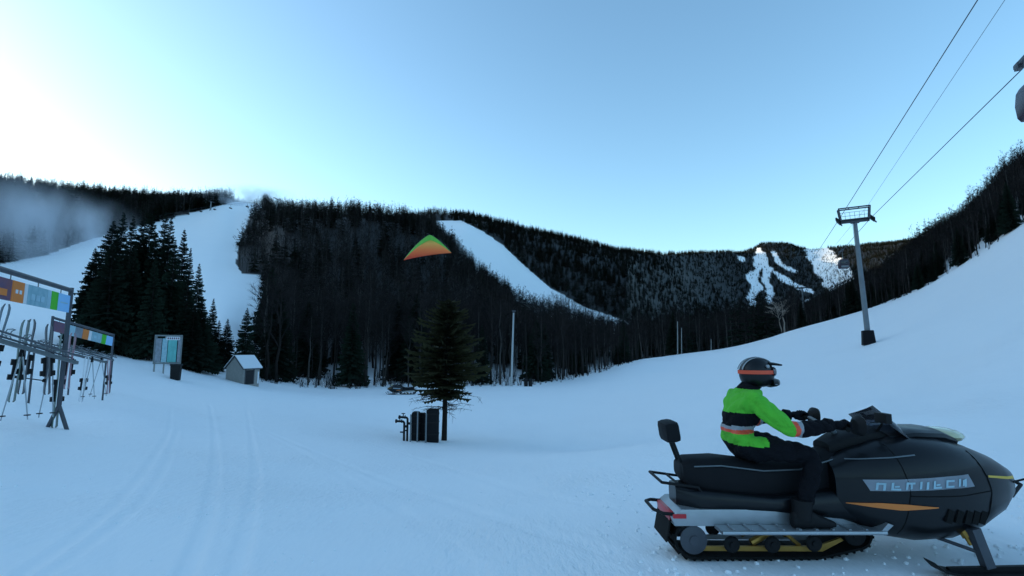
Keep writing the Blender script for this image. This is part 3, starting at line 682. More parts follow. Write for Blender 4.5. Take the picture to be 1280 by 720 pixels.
# ------------------------------------------------------------------ utility poles, drums, hydrants
def pole(px, by, ty, r, rad, label, lamp=False, mat=M_pole):
    g = gpp(px, by, r); tp = P(px+(3 if lamp else 0), ty, r); t = empty('utility_pole', g, 0, label, 'pole', None)
    mb = MB(); mb.path([(0, 0, -.4), ((tp.x-g.x), 0, tp.z-g.z)], [rad*1.2, rad*.8], 12); mb.build('shaft', mat, t)
    c = MB(); c.tube((tp.x-g.x, 0, tp.z-g.z-.02), (tp.x-g.x, 0, tp.z-g.z+.12), rad*1.1, rad*.6, 12); c.build('cap', M_dsteel, t)
    if lamp:
        l = MB(); l.box((tp.x-g.x+.02, -.12, tp.z-g.z+.22), (.5, .32, .16)); l.build('lamp_head', M_dsteel, t, bevel=.03)
    return t
pole(639, 483, 391, 66, .13, 'tall pale pole at the edge of the woods right of the lone conifer', True, nmat('pale_pole', (.42, .43, .43), .7, var=.1))
pole(847, 444, 402, 140, .14, 'pale pole at the foot of the valley woods, taller of the adjacent pair')
pole(852, 444, 410, 142, .12, 'shorter dull pole just right of a taller pale one at the valley woods')
pole(889, 440, 424, 146, .10, 'short pole near the start of the right hand crest')
dlab = ['black drum at the woods edge, left of the two', 'black drum at the woods edge, right of the two']
for k, px in enumerate((657.5, 663)):
    g = gpp(px, 484, 66); t = empty('drum', g, 0, dlab[k], 'drum', 'pair of black drums')
    mb = MB(); mb.path([(0, 0, -.1), (0, 0, .3), (0, 0, .34), (0, 0, .38), (0, 0, .85)], [.25, .25, .27, .25, .25], 16); mb.build('shell', M_black, t)
    mb = MB(); mb.tube((0, 0, .85), (0, 0, .90), .27, n=16); mb.build('lid', M_dark, t)

def fit(px, py, r): return gpp(px, py, r)
hy = fit(523, 549, 21.5)
def pad_cover(px, by, ty, r, w, d, label, rz=0):
    g = fit(px, by, r); h = P(px, ty, r).z-g.z; t = empty('padded_cover', g, rz, label, 'padded cover', 'black padded covers round the hydrants')
    mb = MB(); mb.prism([(-w/2, -.15), (w/2, -.15), (w/2, h*.97), (w*.3, h), (-w*.42, h), (-w/2, h*.95)], -d/2, d/2); mb.build('pad', M_pad, t, bevel=.05)
    st = MB()
    for z in (.25, .6, .85): st.box((0, 0, h*z), (w+.02, d+.02, .05))
    st.build('strap', M_black, t); return t
pad_cover(540.5, 551, 511, 21.8, .50, .40, 'tall black padded hydrant cover nearest the lone conifer trunk', R(4))
pad_cover(527.5, 549.5, 516, 22.3, .26, .35, 'narrow black padded cover between two pale posts')
pad_cover(519.5, 548, 514.5, 22.0, .30, .40, 'black padded cover left of the narrow one')
for px, by, ty, lab in ((513, 547, 518, 'pale metal post at the left side of the black covers'), (521.5, 549, 514, 'pale metal post between the black covers'), (532.5, 540, 517, 'pale slim post just left of the tallest black cover')):
    g = fit(px, by, 21.4); h = P(px, ty, 21.4).z-g.z; t = MB(); t.path([(0, 0, -.2), (0, 0, h)], .03, 8); o = t.build('metal_post', M_steel); o.location = g; tag(o, lab, 'post', 'posts beside the hydrant covers')
for px, by, ty, lab in ((505, 545, 527, 'black snowmaking hydrant with side outlet, left one'), (509, 545.5, 522, 'black snowmaking hydrant with side outlet, right one')):
    g = fit(px, by, 21.6); h = P(px, ty, 21.6).z-g.z; t = empty('hydrant', g, 0, lab, 'hydrant', 'pair of snowmaking hydrants')
    mb = MB(); mb.path([(0, 0, -.2), (0, 0, h-.06), (-.04, 0, h), (-.3, 0, h+.02)], .045, 10); mb.build('pipe', M_black, t)
    mb = MB(); mb.tube((-.30, 0, h+.02), (-.36, 0, h+.02), .075, n=12); mb.tube((-.09, 0, h+.02), (-.12, 0, h+.02), .07, n=12); mb.build('flange', M_black, t)
    mb = MB(); mb.tube((-.18, 0, h+.04), (-.18, 0, h+.16), .02, n=8); mb.tube((-.25, 0, h+.16), (-.11, 0, h+.16), .018, n=8); mb.build('valve_handle', M_black, t)
    mb = MB(); mb.tube((0, 0, h*.45), (-.16, 0, h*.45), .03, n=8); mb.tube((0, 0, h*.75), (.1, 0, h*.75), .05, n=8); mb.build('outlet', M_black, t)

# ------------------------------------------------------------------ shed
g = gpp(303, 477, 52); g.z -= .05
sh = empty('shed', g, R(69), 'small grey gabled shed with snow on its roof beside the woods', 'shed', None)
sh.scale = (.8, .8, .8)
w, d, h, rh = 2.5, 2.2, 1.75, 1.25
mb = MB()     # gable faces local -x
vs_ = []
for x_ in (-d/2, d/2): vs_ += [(x_, -w/2, -.4), (x_, w/2, -.4), (x_, w/2, h), (x_, 0, h+rh), (x_, -w/2, h)]
mb.add(vs_, [(0, 4, 3, 2, 1), (5, 6, 7, 8, 9), (0, 1, 6, 5), (0, 5, 9, 4), (1, 2, 7, 6), (4, 9, 8, 3), (3, 8, 7, 2)]); mb.build('wall', M_siding, sh)
sidb = MB()
for k in range(13):
    z_ = .05+k*.14; sidb.box((0, -w/2-.012, z_), (d-.04, .02, .12)); 
for k in range(21):
    z_ = .05+k*.14
    ww = w if z_ < h-.07 else w*(1-(z_+.06-h)/rh)
    if ww > .2: sidb.box((-d/2-.012, 0, z_), (.02, ww-.04, .12))
o = sidb.build('siding_board', M_siding, sh); o['kind'] = 'stuff'
for sgn in (-1, 1):
    sl_ = math.atan2(rh, w/2); L = math.hypot(rh, w/2)+.3; c = Vector((0, sgn*(w/4+.09), h+rh/2-.09+.04))
    rf = MB(); rf.box(c, (d+.4, L, .07), Euler((-sgn*sl_, 0, 0))); ro = rf.build('roof', M_shedroof, sh)
    sn = MB(); sn.box(c+Vector((.02, sgn*math.sin(sl_)*.10, math.cos(sl_)*.10)), (d+.32, L-.08, .13), Euler((-sgn*sl_, 0, 0))); sn.build('roof_snow', M_white, ro, bevel=.05)
mb = MB(); mb.box((-.25, -w/2-.03, .72), (.95, .05, 1.5)); mb.build('door', M_dark, sh)
mb = MB(); mb.box((.9, -w/2-.04, .62), (.16, .06, 1.3)); mb.build('corner_trim', M_white, sh)
mb = MB(); mb.box((-.82, -w/2-.04, .8), (.1, .07, 1.66)); mb.box((.30, -w/2-.04, .8), (.1, .07, 1.66)); mb.build('door_frame', M_shedroof, sh)

# ------------------------------------------------------------------ trail map board
g = gpp(208, 462, 44); bd = empty('map_board', g, R(26), 'trail map board on posts with grey and turquoise panels before the spruces', 'sign', None)
hh = P(208, 419, 44).z-g.z; W_ = 2.25; bd.scale = (.74, .9, 1)
for x_ in (-1.0, -.25, .98):
    mb = MB(); mb.box((x_, .06, hh/2-.2), (.12, .12, hh+.3)); mb.build('post', M_pole, bd)
fr = MB(); fr.box((0, 0, hh-.03), (W_, .14, .10)); fr.box((0, 0, .78), (W_, .14, .10)); fr.box((-W_/2+.04, 0, hh/2+.36), (.09, .13, hh-.9)); fr.box((W_/2-.04, 0, hh/2+.36), (.09, .13, hh-.9)); fr.build('frame', M_steel, bd)
zc, zh = (hh+.78)/2, hh-.78
for x_, w_, m_, nm in ((-.78, .48, M_greypanel, 'map_panel'), (-.28, .42, M_map, 'map_panel'), (.34, .72, M_turq, 'map_panel'), (.9, .26, M_greypanel, 'map_panel')):
    mb = MB(); mb.box((x_, -.01, zc-.08), (w_, .05, zh-.30)); mb.build(nm, m_, bd)
hd = MB(); hd.box((.36, -.02, hh-.22), (1.1, .05, .24)); h0 = hd.build('header_panel', M_white, bd)
tx = MB()
for k in range(6): tx.box((-.05+k*.17, -.05, hh-.22), (.11, .01, .13))
tx.build('lettering', M_navy, h0)
g = gpp(220, 463, 42.5); tr = empty('litter_bin', g, R(20), 'black litter bin at the right foot of the trail map board', 'bin', None)
mb = MB(); mb.prism([(-.26, -.05), (.26, -.05), (.30, .95), (-.30, .95)], -.28, .28); mb.build('body', M_black, tr, bevel=.03)
mb = MB(); mb.box((0, 0, 1.0), (.66, .62, .1)); mb.build('lid', M_dark, tr, bevel=.03)

# ------------------------------------------------------------------ banner frames and ski racks on the left
def banner_frame(A, B, gA, gB, drop, segs, label, tube=.045, left_post=True, foot=True):
    """A, B upper bar ends; posts go down to gA, gB; segs: (t0, t1, material, kind)"""
    O = Vector((B.x, B.y, gB.z)); t = empty('banner_frame', O, 0, label, 'sign', None)
    a, b = A-O, B-O; d = (b-a).normalized()
    mb = MB(); mb.path([a, b], tube, 10); mb.build('top_bar', M_dsteel, t)
    for e, gg, ok in ((b, gB, True), (a, gA, left_post)):
        if not ok: continue
        z0 = gg.z-O.z; mb = MB()
        mb.path([e+Vector((0, 0, .05)), Vector((e.x, e.y, z0+.42))], tube*.95, 10)
        mb.build('post', M_dsteel, t)
        if foot:
            for s_ in (-1, 1):
                mb = MB(); n_ = Vector((-d.y, d.x, 0))*s_*.16
                mb.path([Vector((e.x, e.y, z0+.50)), Vector((e.x, e.y, z0+.42)), Vector((e.x+n_.x, e.y+n_.y, z0-.05))], tube*.8, 8); mb.build('foot', M_dsteel, t)
    up = Vector((0, 0, 1)); L = (b-a).length; top_, bot_ = drop; nrm = d.cross(up).normalized()
    for t0, t1, m_, deco in segs:
        p0, p1 = a+(b-a)*t0, a+(b-a)*t1
        mb = MB(); c0 = p0-up*(top_+bot_)/2; c1 = p1-up*(top_+bot_)/2; mb.bar(c0, c1, .02, bot_-top_); pn = mb.build('banner_panel', m_, t)
        if deco:
            for kk in range(deco[1]):
                u = t0+(t1-t0)*(kk+1)/(deco[1]+1); c = a+(b-a)*u-up*((top_+bot_)/2+deco[2]); q = MB(); hl = d*deco[3]
                for sgn in (-1, 1): q.bar(c-hl+nrm*.014*sgn, c+hl+nrm*.014*sgn, .006, deco[4])
                q.build('lettering', deco[0], pn)
    for k in range(5):
        u = (k+.5)/5; c = a+(b-a)*u; mb = MB(); mb.tube(c, c-up*(top_+.01), .008, n=5); mb.build('tie', M_steel, t)
    return t
dB = 9.8
B1 = PD(89, 363, dB); gB = Vector((B1.x-.15, B1.y, float(gz(B1.x, B1.y))))
A0 = PD(0, 336, 7.35); A1 = B1+(A0-B1)*1.75
gA = Vector((A1.x, A1.y, float(gz(A1.x, A1.y))))
u0 = lambda px: 1-(1/1.75)*((89-px)/89)*(1/((1-(89-px)/89)*(7.35/9.8)+(89-px)/89))   # perspective spacing along the bar
def U(px):
    best = min(range(2001), key=lambda k: abs(project(*(A1+(B1-A1)*k/2000))[0]-px)); return best/2000
banner_frame(A1, B1, gA, gB, (.11, .43), [(0, .12, M_blueprint, None), (.13, U(-22), M_map, None), (U(-20), U(16), M_navy, (M_orange, 2, .05, .13, .10)), (U(17.5), U(31.5), M_orange, (M_white, 2, 0, .035, .06)), (U(32), U(36), M_white, None), (U(36.3), U(60), M_map, (M_pale, 3, .03, .07, .10)), (U(60.3), U(65), M_pale, None), (U(65.3), U(73.5), M_green, None), (U(73.8), .992, M_blueprint, (M_pale, 1, 0, .16, .02))],
             'near banner frame with printed panels ending in green and pale blue', .042)
B2 = PD(142, 419, 20); gB2 = Vector((B2.x, B2.y, float(gz(B2.x, B2.y)))); A2 = PD(66, 397, 16.5); gA2 = Vector((A2.x, A2.y, float(gz(A2.x, A2.y))))
banner_frame(A2, B2, gA2, gB2, (.08, .42), [(.02, .22, M_navy, None), (.225, .33, M_pale, None), (.335, .45, M_greypanel, None), (.455, .55, M_orange, None), (.555, .60, M_white, None), (.605, .78, M_map, (M_pale, 2, 0, .08, .1)), (.785, .86, M_green, None), (.865, .99, M_blueprint, None)],
             'farther banner frame standing behind the ski racks by the spruces', .04, True, False)
def ski_rack(A, B, posts, label):
    """double rail rack with loops to hang skis from"""
    O = Vector((B.x, B.y, float(gz(B.x, B.y)))); t = empty('ski_rack', O, 0, label, 'ski rack', 'metal ski racks')
    a, b = A-O, B-O; d = (b-a).normalized(); n_ = Vector((-d.y, d.x, 0)).normalized()
    for s_ in (-1, 1):
        mb = MB(); mb.path([a+n_*s_*.10, b+n_*s_*.10], .017, 8); mb.build('rail', M_dsteel, t)
    mb = MB(); mb.bar(a-Vector((0, 0, .10)), b-Vector((0, 0, .10)), .05, .06); mb.build('beam', M_steel, t)
    nl = int((b-a).length/.42)
    lp = MB()
    for k in range(nl):
        c = a+(b-a)*((k+.5)/nl)
        for s_ in (-1, 1):
            lp.path([c+n_*s_*.10, c+n_*s_*.12+Vector((0, 0, .05)), c+n_*s_*.17+Vector((0, 0, .06))+d*.03, c+n_*s_*.17+Vector((0, 0, .06))+d*.09, c+n_*s_*.12+Vector((0, 0, .05))+d*.12, c+n_*s_*.10+d*.12], .008, 5)
    o = lp.build('loop', M_steel, t); o['kind'] = 'stuff'
    for k in posts:
        c = a+(b-a)*k; gg = float(gz(c.x+O.x, c.y+O.y))-O.z
        mb = MB(); mb.path([Vector((c.x, c.y, c.z-.05)), Vector((c.x, c.y, gg-.1))], .024, 8); mb.build('post', M_dsteel, t)
    return t
def pd(px, py, y): return PD(px, py, y)
rA, rB = pd(0, 417, 7.6), pd(97, 447, 9.9); rA = rB+(rA-rB)*1.5
ski_rack(rA, rB, (.02,), 'nearest metal ski rack, running out of the left edge under the banner')
sA, sB = pd(42, 426, 13.0), pd(134, 449, 16.2)
ski_rack(sA, sB, (.02, .985), 'middle metal ski rack ending right of the near banner post')
uA, uB = pd(90, 432, 17), pd(142, 447, 19.6)
ski_rack(uA, uB, (.02, .98), 'farthest metal ski rack under the farther banner frame')

def ski_pair(px, ty, by, y, col, label, lean=0, L=1.65, turn=None):
    tp = pd(px, ty, y); t = empty('pair_of_skis', tp, turn if turn is not None else R(55), label, 'skis', 'skis hanging on the racks')
    t.rotation_euler.y = lean
    for k, s_ in enumerate((-1, 1)):
        q = MB(); prof = [(0, 0), (.025, -.06), (.03, -.15), (.012, -.5), (.0, -L*.5), (.012, -L+.2), (.02, -L+.03), (0, -L)]
        w_ = [.02, .05, .055, .045, .035, .045, .05, .02]; vs_ = []
        off = s_*.022
        for (dx, z_), ww in zip(prof, w_):
            x_ = off+s_*dx*.7
            vs_ += [(x_-.006, -ww, z_), (x_+.006, -ww, z_), (x_+.006, ww, z_), (x_-.006, ww, z_)]
        fs_ = []
        for i in range(len(prof)-1):
            for e in range(4): fs_.append((i*4+e, i*4+(e+1) % 4, (i+1)*4+(e+1) % 4, (i+1)*4+e))
        fs_ += [(3, 2, 1, 0), tuple(range(len(vs_)-4, len(vs_)))]
        q.add(vs_, fs_); so_ = q.build('ski', col, t)
        b_ = MB()
        b_.box((off+s_*.04, 0, -L*.52), (.06, .07, .10)); b_.box((off+s_*.045, 0, -L*.70), (.07, .07, .09)); b_.box((off+s_*.025, 0, -L*.61), (.03, .06, .34)); b_.build('binding', M_black, so_, bevel=.008)
    return t
M_skiblue = nmat('grey_blue_ski', (.12, .18, .22), .4, var=.3, scale=5); M_skired = nmat('red_ski', (.25, .03, .06), .4, var=.4, scale=5, col2=(.35, .35, .38)); M_skiblk = nmat('black_ski', (.03, .035, .045), .4)
M_skigreen = nmat('grey_green_ski', (.12, .17, .14), .4)
ski_pair(9, 380, 0, 7.9, M_skiblue, 'tall grey skis at the left edge leaning with spread tips', R(6), 1.3)
ski_pair(33, 400, 0, 8.6, M_skigreen, 'grey green skis on the near rack, left of a black pair', R(3), 1.35)
ski_pair(40.5, 399, 0, 8.7, M_skiblk, 'black skis on the near rack right beside the grey green pair', R(2), 1.25)
ski_pair(62, 405, 0, 9.2, M_skiblk, 'single dark skis hanging midway along the near rack', R(-3), 1.25)
ski_pair(80, 417, 0, 9.8, M_skigreen, 'grey green skis partly hidden by the near banner post', R(0), 1.75)
ski_pair(91.5, 416, 0, 10.2, M_skired, 'red and white skis just right of the near banner post', R(1), 1.1)
ski_pair(109, 446, 0, 14.6, M_white, 'white skis hanging low from the middle rack', R(2), 1.25)
ski_pair(136.5, 448, 0, 18.6, M_skired, 'dark red skis on the end of the farthest rack', R(-3), 1.25)
def ski_poles(px, ty, y, label, sp=.13, L=1.15):
    tp = pd(px, ty, y); t = empty('pair_of_ski_poles', tp, R(20), label, 'ski poles', 'ski poles hanging on the racks')
    for s_ in (-1, 1):
        q = MB(); q.tube((0, 0, 0), (s_*sp, s_*.03, -L), .012, .008, 6); s1 = q.build('shaft', M_alu, t)
        q = MB(); q.tube((0, s_*.01, .02), (s_*sp*.12, s_*.01, -.13), .022, .018, 8); q.build('grip', M_black, s1)
        q = MB(); q.tube((s_*sp*.93, s_*.03, -L*.93), (s_*sp*.93, s_*.03, -L*.93-.015), .045, n=10); q.build('basket', M_black, s1)
    return t
ski_poles(115.5, 447, 14.6, 'ski poles hanging beside the white skis')
ski_poles(66, 440, 9.3, 'ski poles hanging next to the single dark skis', .09)
ski_poles(28, 436, 8.5, 'ski poles hanging beside the grey green skis', .16)
ski_poles(127, 448, 16, 'thin ski poles at the end of the middle rack', .2)
ga, gb = pd(19, 471, 9.0), pd(57, 476, 9.2)
fp = empty('slanted_ski_pole', ga, 0, 'single ski pole sticking out level below the near rack', 'ski pole', None)
q = MB(); q.tube((0, 0, 0), gb-ga, .011, .011, 6); q.build('shaft', M_dsteel, fp)
q = MB(); q.tube((-.06, 0, .01), (.06, 0, -.01), .024, n=8); q.build('grip', M_black, fp)
q = MB(); q.path([(gb-ga)*.9, (gb-ga)], .03, 8); q.build('basket', M_black, fp)

# ------------------------------------------------------------------ snowmobile
HS = [(-.10, .34, .78, .26), (.08, .24, .88, .36), (.28, .18, .95, .44), (.50, .15, .985, .48), (.75, .17, .975, .49), (.98, .24, .92, .45), (1.20, .35, .83, .37), (1.36, .46, .74, .26), (1.46, .55, .66, .13), (1.49, .59, .62, .05)]
def hood_y(x, z, pw=3.0):
    xs_ = [s[0] for s in HS]; zb = np.interp(x, xs_, [s[1] for s in HS]); zt = np.interp(x, xs_, [s[2] for s in HS]); hw = np.interp(x, xs_, [s[3] for s in HS])
    v = abs((z-(zb+zt)/2)/((zt-zb)/2)); return float(hw*max(0, 1-min(v, .999)**pw)**(1/pw))
def decal(name, mat, parent, pts_top, pts_bot, off=.006):
    for s_ in (-1, 1):
        n = 14; mb = MB(); vs_ = []; tt = np.linspace(0, 1, n)
        for k in tt:
            xt = np.interp(k, np.linspace(0, 1, len(pts_top)), [p[0] for p in pts_top]); zt = np.interp(k, np.linspace(0, 1, len(pts_top)), [p[1] for p in pts_top])
            xb = np.interp(k, np.linspace(0, 1, len(pts_bot)), [p[0] for p in pts_bot]); zb = np.interp(k, np.linspace(0, 1, len(pts_bot)), [p[1] for p in pts_bot])
            for u in (0, .5, 1):
                x_, z_ = xt+(xb-xt)*u, zt+(zb-zt)*u; vs_.append((x_, s_*(hood_y(x_, z_)+off), z_))
        fs_ = [(i*3+j, i*3+j+1, i*3+j+4, i*3+j+3) for i in range(n-1) for j in range(2)]
        mb.add(vs_, fs_); mb.build(name, mat, parent)
def snowmobile(loc, rz, label, group=None):
    t = empty('snowmobile', loc, rz, label, 'snowmobile', group)
    # hood and belly
    m = MB(); m.loft(HS, 32, 3.0); hood = m.build('hood', M_gloss, t, ang=50)
    decal('hood_letter_panel', M_greypanel, hood, [(.06, .66), (.80, .73)], [(.10, .58), (.84, .64)], .004)
    glyphs = [(0, 1, 2), (0, 3, 4), (0, 2, 5), (0, 1), (3, 4, 0), (0, 2, 3), (0, 1, 5)]      # upright, slanting and level strokes
    for k, gset in enumerate(glyphs):
        x0 = .13+k*.095; z0 = .652+k*.0085
        for gk in gset:
            a_, b_, c_, d_ = ((0, 0, .016, 1), (.045, 0, .062, 1), (0, .75, .062, 1), (0, 0, .062, .25), (.02, .4, .05, .62), (.03, .1, .045, .9))[gk]
            decal('letter_mark', M_pale, hood, [(x0+a_+.01*d_, z0-.062+.055*d_), (x0+c_+.01*d_, z0-.058+.055*d_)], [(x0+a_+.01*b_, z0-.062+.055*b_), (x0+c_+.01*b_, z0-.058+.055*b_)], .009)
    for seam in ([(.30, .92), (.36, .60), (.30, .25)], [(.92, .88), (1.0, .60), (.94, .36)], [(.36, .56), (.7, .57), (1.0, .60)]):
        for s_ in (-1, 1):
            q = MB(); n_s = 14; xx = np.interp(np.linspace(0, 2, n_s), [0, 1, 2], [p[0] for p in seam]); zz = np.interp(np.linspace(0, 2, n_s), [0, 1, 2], [p[1] for p in seam])
            q.path([(a, s_*(hood_y(a, b)+.001), b) for a, b in zip(xx, zz)], .004, 5); q.build('panel_seam', M_rubber, hood)
    decal('side_stripe', M_orange, hood, [(-.05, .47), (.15, .495), (.30, .50), (.54, .488)], [(-.05, .465), (.15, .455), (.30, .452), (.54, .482)])
    decal('nose_stripe', M_yellow, hood, [(.98, .715), (1.34, .672)], [(.98, .700), (1.34, .650)])
    decal('upper_stripe', M_steel, hood, [(-.0, .80), (.45, .865)], [(0, .793), (.45, .855)])
    for s_ in (-1, 1):     # louvres
        for k in range(5):
            v = MB(); x_ = .62+k*.07; z_ = .42-k*.004; yy = hood_y(x_, z_); v.box((x_, s_*(yy+.004), z_), (.045, .02, .10), Euler((0, R(20), 0))); v.build('louvre', M_rubber, hood)
    hl = MB(); hl.ell((.98, 0, .955), (.17, .20, .065), 16, 8); hl.build('headlight', M_lens, t)
    hp = MB(); hp.loft([(.42, .90, .99, .20), (.60, .92, 1.03, .24), (.84, .90, 1.03, .24), (.98, .88, .97, .2)], 16, 2.6); hp.build('headlight_pod', M_gloss, t)
    ws = MB(); vs_ = []
    for i in range(7):
        yy = (i-3)/3*.27; bul = .14*(1-(yy/.27)**2)
        vs_ += [(.56+bul*.9, yy, .98-.05*abs(yy)/.27), (.36+bul*.5, yy*.85, 1.20-.10*abs(yy)/.27)]
    ws.add(vs_, [(2*i, 2*i+2, 2*i+3, 2*i+1) for i in range(6)]); w_ = ws.build('windshield', M_smoke, t); md = w_.modifiers.new('s', 'SOLIDIFY'); md.thickness = .005
    db_ = MB(); db_.loft([(-.05, .80, .90, .12), (.14, .84, 1.00, .17), (.34, .88, 1.04, .18), (.46, .88, .98, .16)], 16, 2.8); db_.build('dash', M_black, t)
    # handlebar
    hb = MB(); hb.tube((.18, 0, .86), (.02, 0, 1.02), .025, n=10); hb.path([(-.04, -.37, 1.05), (.0, -.22, 1.07), (.03, -.1, 1.03), (.03, .1, 1.03), (.0, .22, 1.07), (-.04, .37, 1.05)], .013, 8); bar = hb.build('handlebar', M_steel, t)
    for s_ in (-1, 1):
        gq_ = MB(); gq_.tube((-.005, s_*.24, 1.066), (-.045, s_*.385, 1.048), .019, n=10); gq_.build('grip', M_rubber, bar)
        gd = MB(); gd.loft([(.05, 1.00, 1.12, .05), (.09, .99, 1.15, .10), (.12, 1.03, 1.14, .05)], 14, 2.4)
        gd.v = [(a, b+s_*.31, c) for a, b, c in gd.v]; gd.build('hand_guard', M_black, bar)
    mr_ = MB(); mr_.box((.30, -.30, 1.13), (.05, .14, .08)); mr_.tube((.32, -.26, 1.08), (.34, -.15, 1.0), .012, n=6); mr_.build('mirror', M_black, t, bevel=.015)
    # seat
    st = MB(); st.loft([(-1.30, .60, .735, .13), (-1.24, .52, .775, .165), (-1.0, .46, .785, .18), (-.65, .44, .745, .185), (-.35, .44, .76, .18), (-.10, .46, .83, .17), (.04, .50, .88, .14)], 24, 3.4); seat = st.build('seat', M_pad, t, ang=50)
    pp_ = MB(); pp_.path([(-1.22, -.168, .72), (-1.0, -.184, .73), (-.65, -.189, .69), (-.35, -.184, .70), (-.05, -.170, .78)], .006, 6); pp_.build('piping', M_steel, seat)
    sp_ = MB(); sp_.loft([(-1.36, .38, .56, .10), (-1.2, .36, .55, .22), (-.6, .36, .50, .25), (-.05, .30, .56, .27), (.1, .26, .6, .30)], 20, 4); sp_.build('side_panel', M_gloss, t, ang=50)
    # tunnel and running boards
    tn = MB(); tn.prism([(-1.42, .27), (.12, .27), (.12, .40), (-1.36, .40), (-1.44, .34)], -.235, .235); tn.build('tunnel', M_alu, t, bevel=.01)
    for s_ in (-1, 1):
        rb = MB(); rb.prism([(-1.1, .262), (.16, .262), (.24, .33), (.20, .345), (.14, .285), (-1.1, .285)], s_*.24, s_*.40)
        rb.tube((-1.1, s_*.40, .275), (.18, s_*.40, .275), .016, n=8)
        for k in range(9): rb.box((-1.0+k*.13, s_*.32, .291), (.02, .13, .012))
        rb.build('running_board', M_alu, t)
    # rear: rack, bumper, tail light, flap, backrest
    rk = MB()
    for s_ in (-1, 1): rk.path([(-1.10, s_*.17, .40), (-1.20, s_*.19, .56), (-1.50, s_*.19, .60)], .012, 8); rk.path([(-1.15, s_*.2, .33), (-1.5, s_*.2, .36), (-1.56, s_*.12, .37)], .014, 8)
    rk.path([(-1.50, -.19, .60), (-1.50, .19, .60)], .012, 8); rk.path([(-1.36, -.19, .585), (-1.36, .19, .585)], .010, 8); rk.path([(-1.56, -.12, .37), (-1.56, .12, .37)], .014, 8)
    rk.build('rear_rack', M_black, t)
    tl = MB(); tl.box((-1.425, 0, .33), (.04, .36, .07)); tl.box((-1.38, -.243, .35), (.11, .012, .035)); tl.build('tail_light', M_red, t, bevel=.008)
    fl = MB(); fl.prism([(-1.43, .30), (-1.47, .13), (-1.48, .13), (-1.44, .32)], -.18, .18); fl.build('snow_flap', M_rubber, t)
    br = MB(); br.path([(-1.28, -.05, .70), (-1.36, -.05, .92)], .014, 8); br.path([(-1.28, .05, .70), (-1.36, .05, .92)], .014, 8); bk = br.build('backrest_frame', M_black, t)
    bp_ = MB(); bp_.box((-1.37, 0, .985), (.13, .27, .17), Euler((0, R(-8), 0))); bp_.build('backrest_pad', M_pad, bk, bevel=.04)
    # track
    def loop(n, x0=-1.26, x1=.08, r0=.135, r1=.12, zc0=.155, zc1=.20):
        pts = []; per = []
        f0, f1 = (x0, zc0), (x1-.22, zc0-.02)
        seq = []
        for k in range(13): a_ = PI/2+PI*k/12; seq.append((x0+r0*math.cos(a_), zc0+r0*math.sin(a_)))
        seq.append((x1-.32, .018))
        for k in range(9): a_ = -PI/3+PI*.83*k/8; seq.append((x1+r1*math.cos(a_), zc1+r1*math.sin(a_)))
        seq = np.array(seq+[seq[0]]); d_ = np.r_[0, np.cumsum(np.hypot(*np.diff(seq, axis=0).T))]
        u = np.linspace(0, d_[-1], n, endpoint=False); return np.stack([np.interp(u, d_, seq[:, 0]), np.interp(u, d_, seq[:, 1])], 1)
    lp = loop(96); n = len(lp); tk = MB(); vs_ = []
    for i, (x_, z_) in enumerate(lp):
        tx_, tz_ = lp[(i+1) % n]-lp[i-1]; L_ = math.hypot(tx_, tz_); nx, nz = tz_/L_, -tx_/L_
        for yy, o_ in ((-.19, 0), (.19, 0), (.19, -.018), (-.19, -.018)): vs_.append((x_-nx*o_, yy, z_-nz*o_))
    tk.add(vs_, [(i*4+e, i*4+(e+1) % 4, ((i+1) % n)*4+(e+1) % 4, ((i+1) % n)*4+e) for i in range(n) for e in range(4)])
    trk = tk.build('track', M_rubber, t)
    lg = MB(); l2 = loop(56); n = len(l2)
    for i, (x_, z_) in enumerate(l2):
        tx_, tz_ = l2[(i+1) % n]-l2[i-1]; an = math.atan2(tz_, tx_)
        for yy in (-.13, 0, .13): lg.box((x_+math.sin(an)*.018*(1), yy, z_-math.cos(an)*.018), (.018, .10, .036), Euler((0, -an, 0)))
    lo_ = lg.build('track_lug', M_rubber, trk, smooth=False); lo_['kind'] = 'stuff'
    for s_ in (-1, 1):
        rl = MB(); rl.prism([(-1.24, .05), (-.18, .045), (.0, .13), (-.02, .15), (-.22, .085), (-1.24, .085)], s_*.13-.012, s_*.13+.012); rl.build('slide_rail', M_gold if s_ < 0 else M_alu, t)
        for x_, z_, r_ in ((-1.26, .155, .11), (-.95, .12, .065), (-.62, .12, .065), (-.28, .13, .065), (.06, .20, .09)):
            w2 = MB(); w2.path([(x_, s_*.195, z_), (x_, s_*.205, z_), (x_, s_*.215, z_)], [r_, r_, r_*.8], 20); w2.path([(x_, s_*.21, z_), (x_, s_*.225, z_)], r_*.35, 12); w2.build('idler_wheel', M_black if r_ < .1 else M_dsteel, t)
        sh_ = MB(); sh_.tube((-.75, s_*.1, .10), (-.45, s_*.1, .25), .03, n=10); sh_.tube((-.35, s_*.11, .08), (-.55, s_*.11, .25), .016, n=8); sh_.build('rear_shock', M_gold, t)
    # skis, spindles, arms, shocks
    for s_ in (-1, 1):
        yk = s_*.50; sk = MB()
        prof = [(.42, .10), (.48, .045), (.62, .02), (1.18, .02), (1.36, .06), (1.50, .15), (1.60, .27)]
        vs_ = []
        for i, (x_, z_) in enumerate(prof):
            ww = (.055, .07, .075, .078, .075, .062, .035)[i]
            vs_ += [(x_, yk-ww, z_), (x_, yk+ww, z_), (x_-.006, yk+ww, z_+.016), (x_-.006, yk-ww, z_+.016)]
        fs_ = [(i*4+e, i*4+(e+1) % 4, (i+1)*4+(e+1) % 4, (i+1)*4+e) for i in range(6) for e in range(4)]+[(3, 2, 1, 0), (24, 25, 26, 27)]
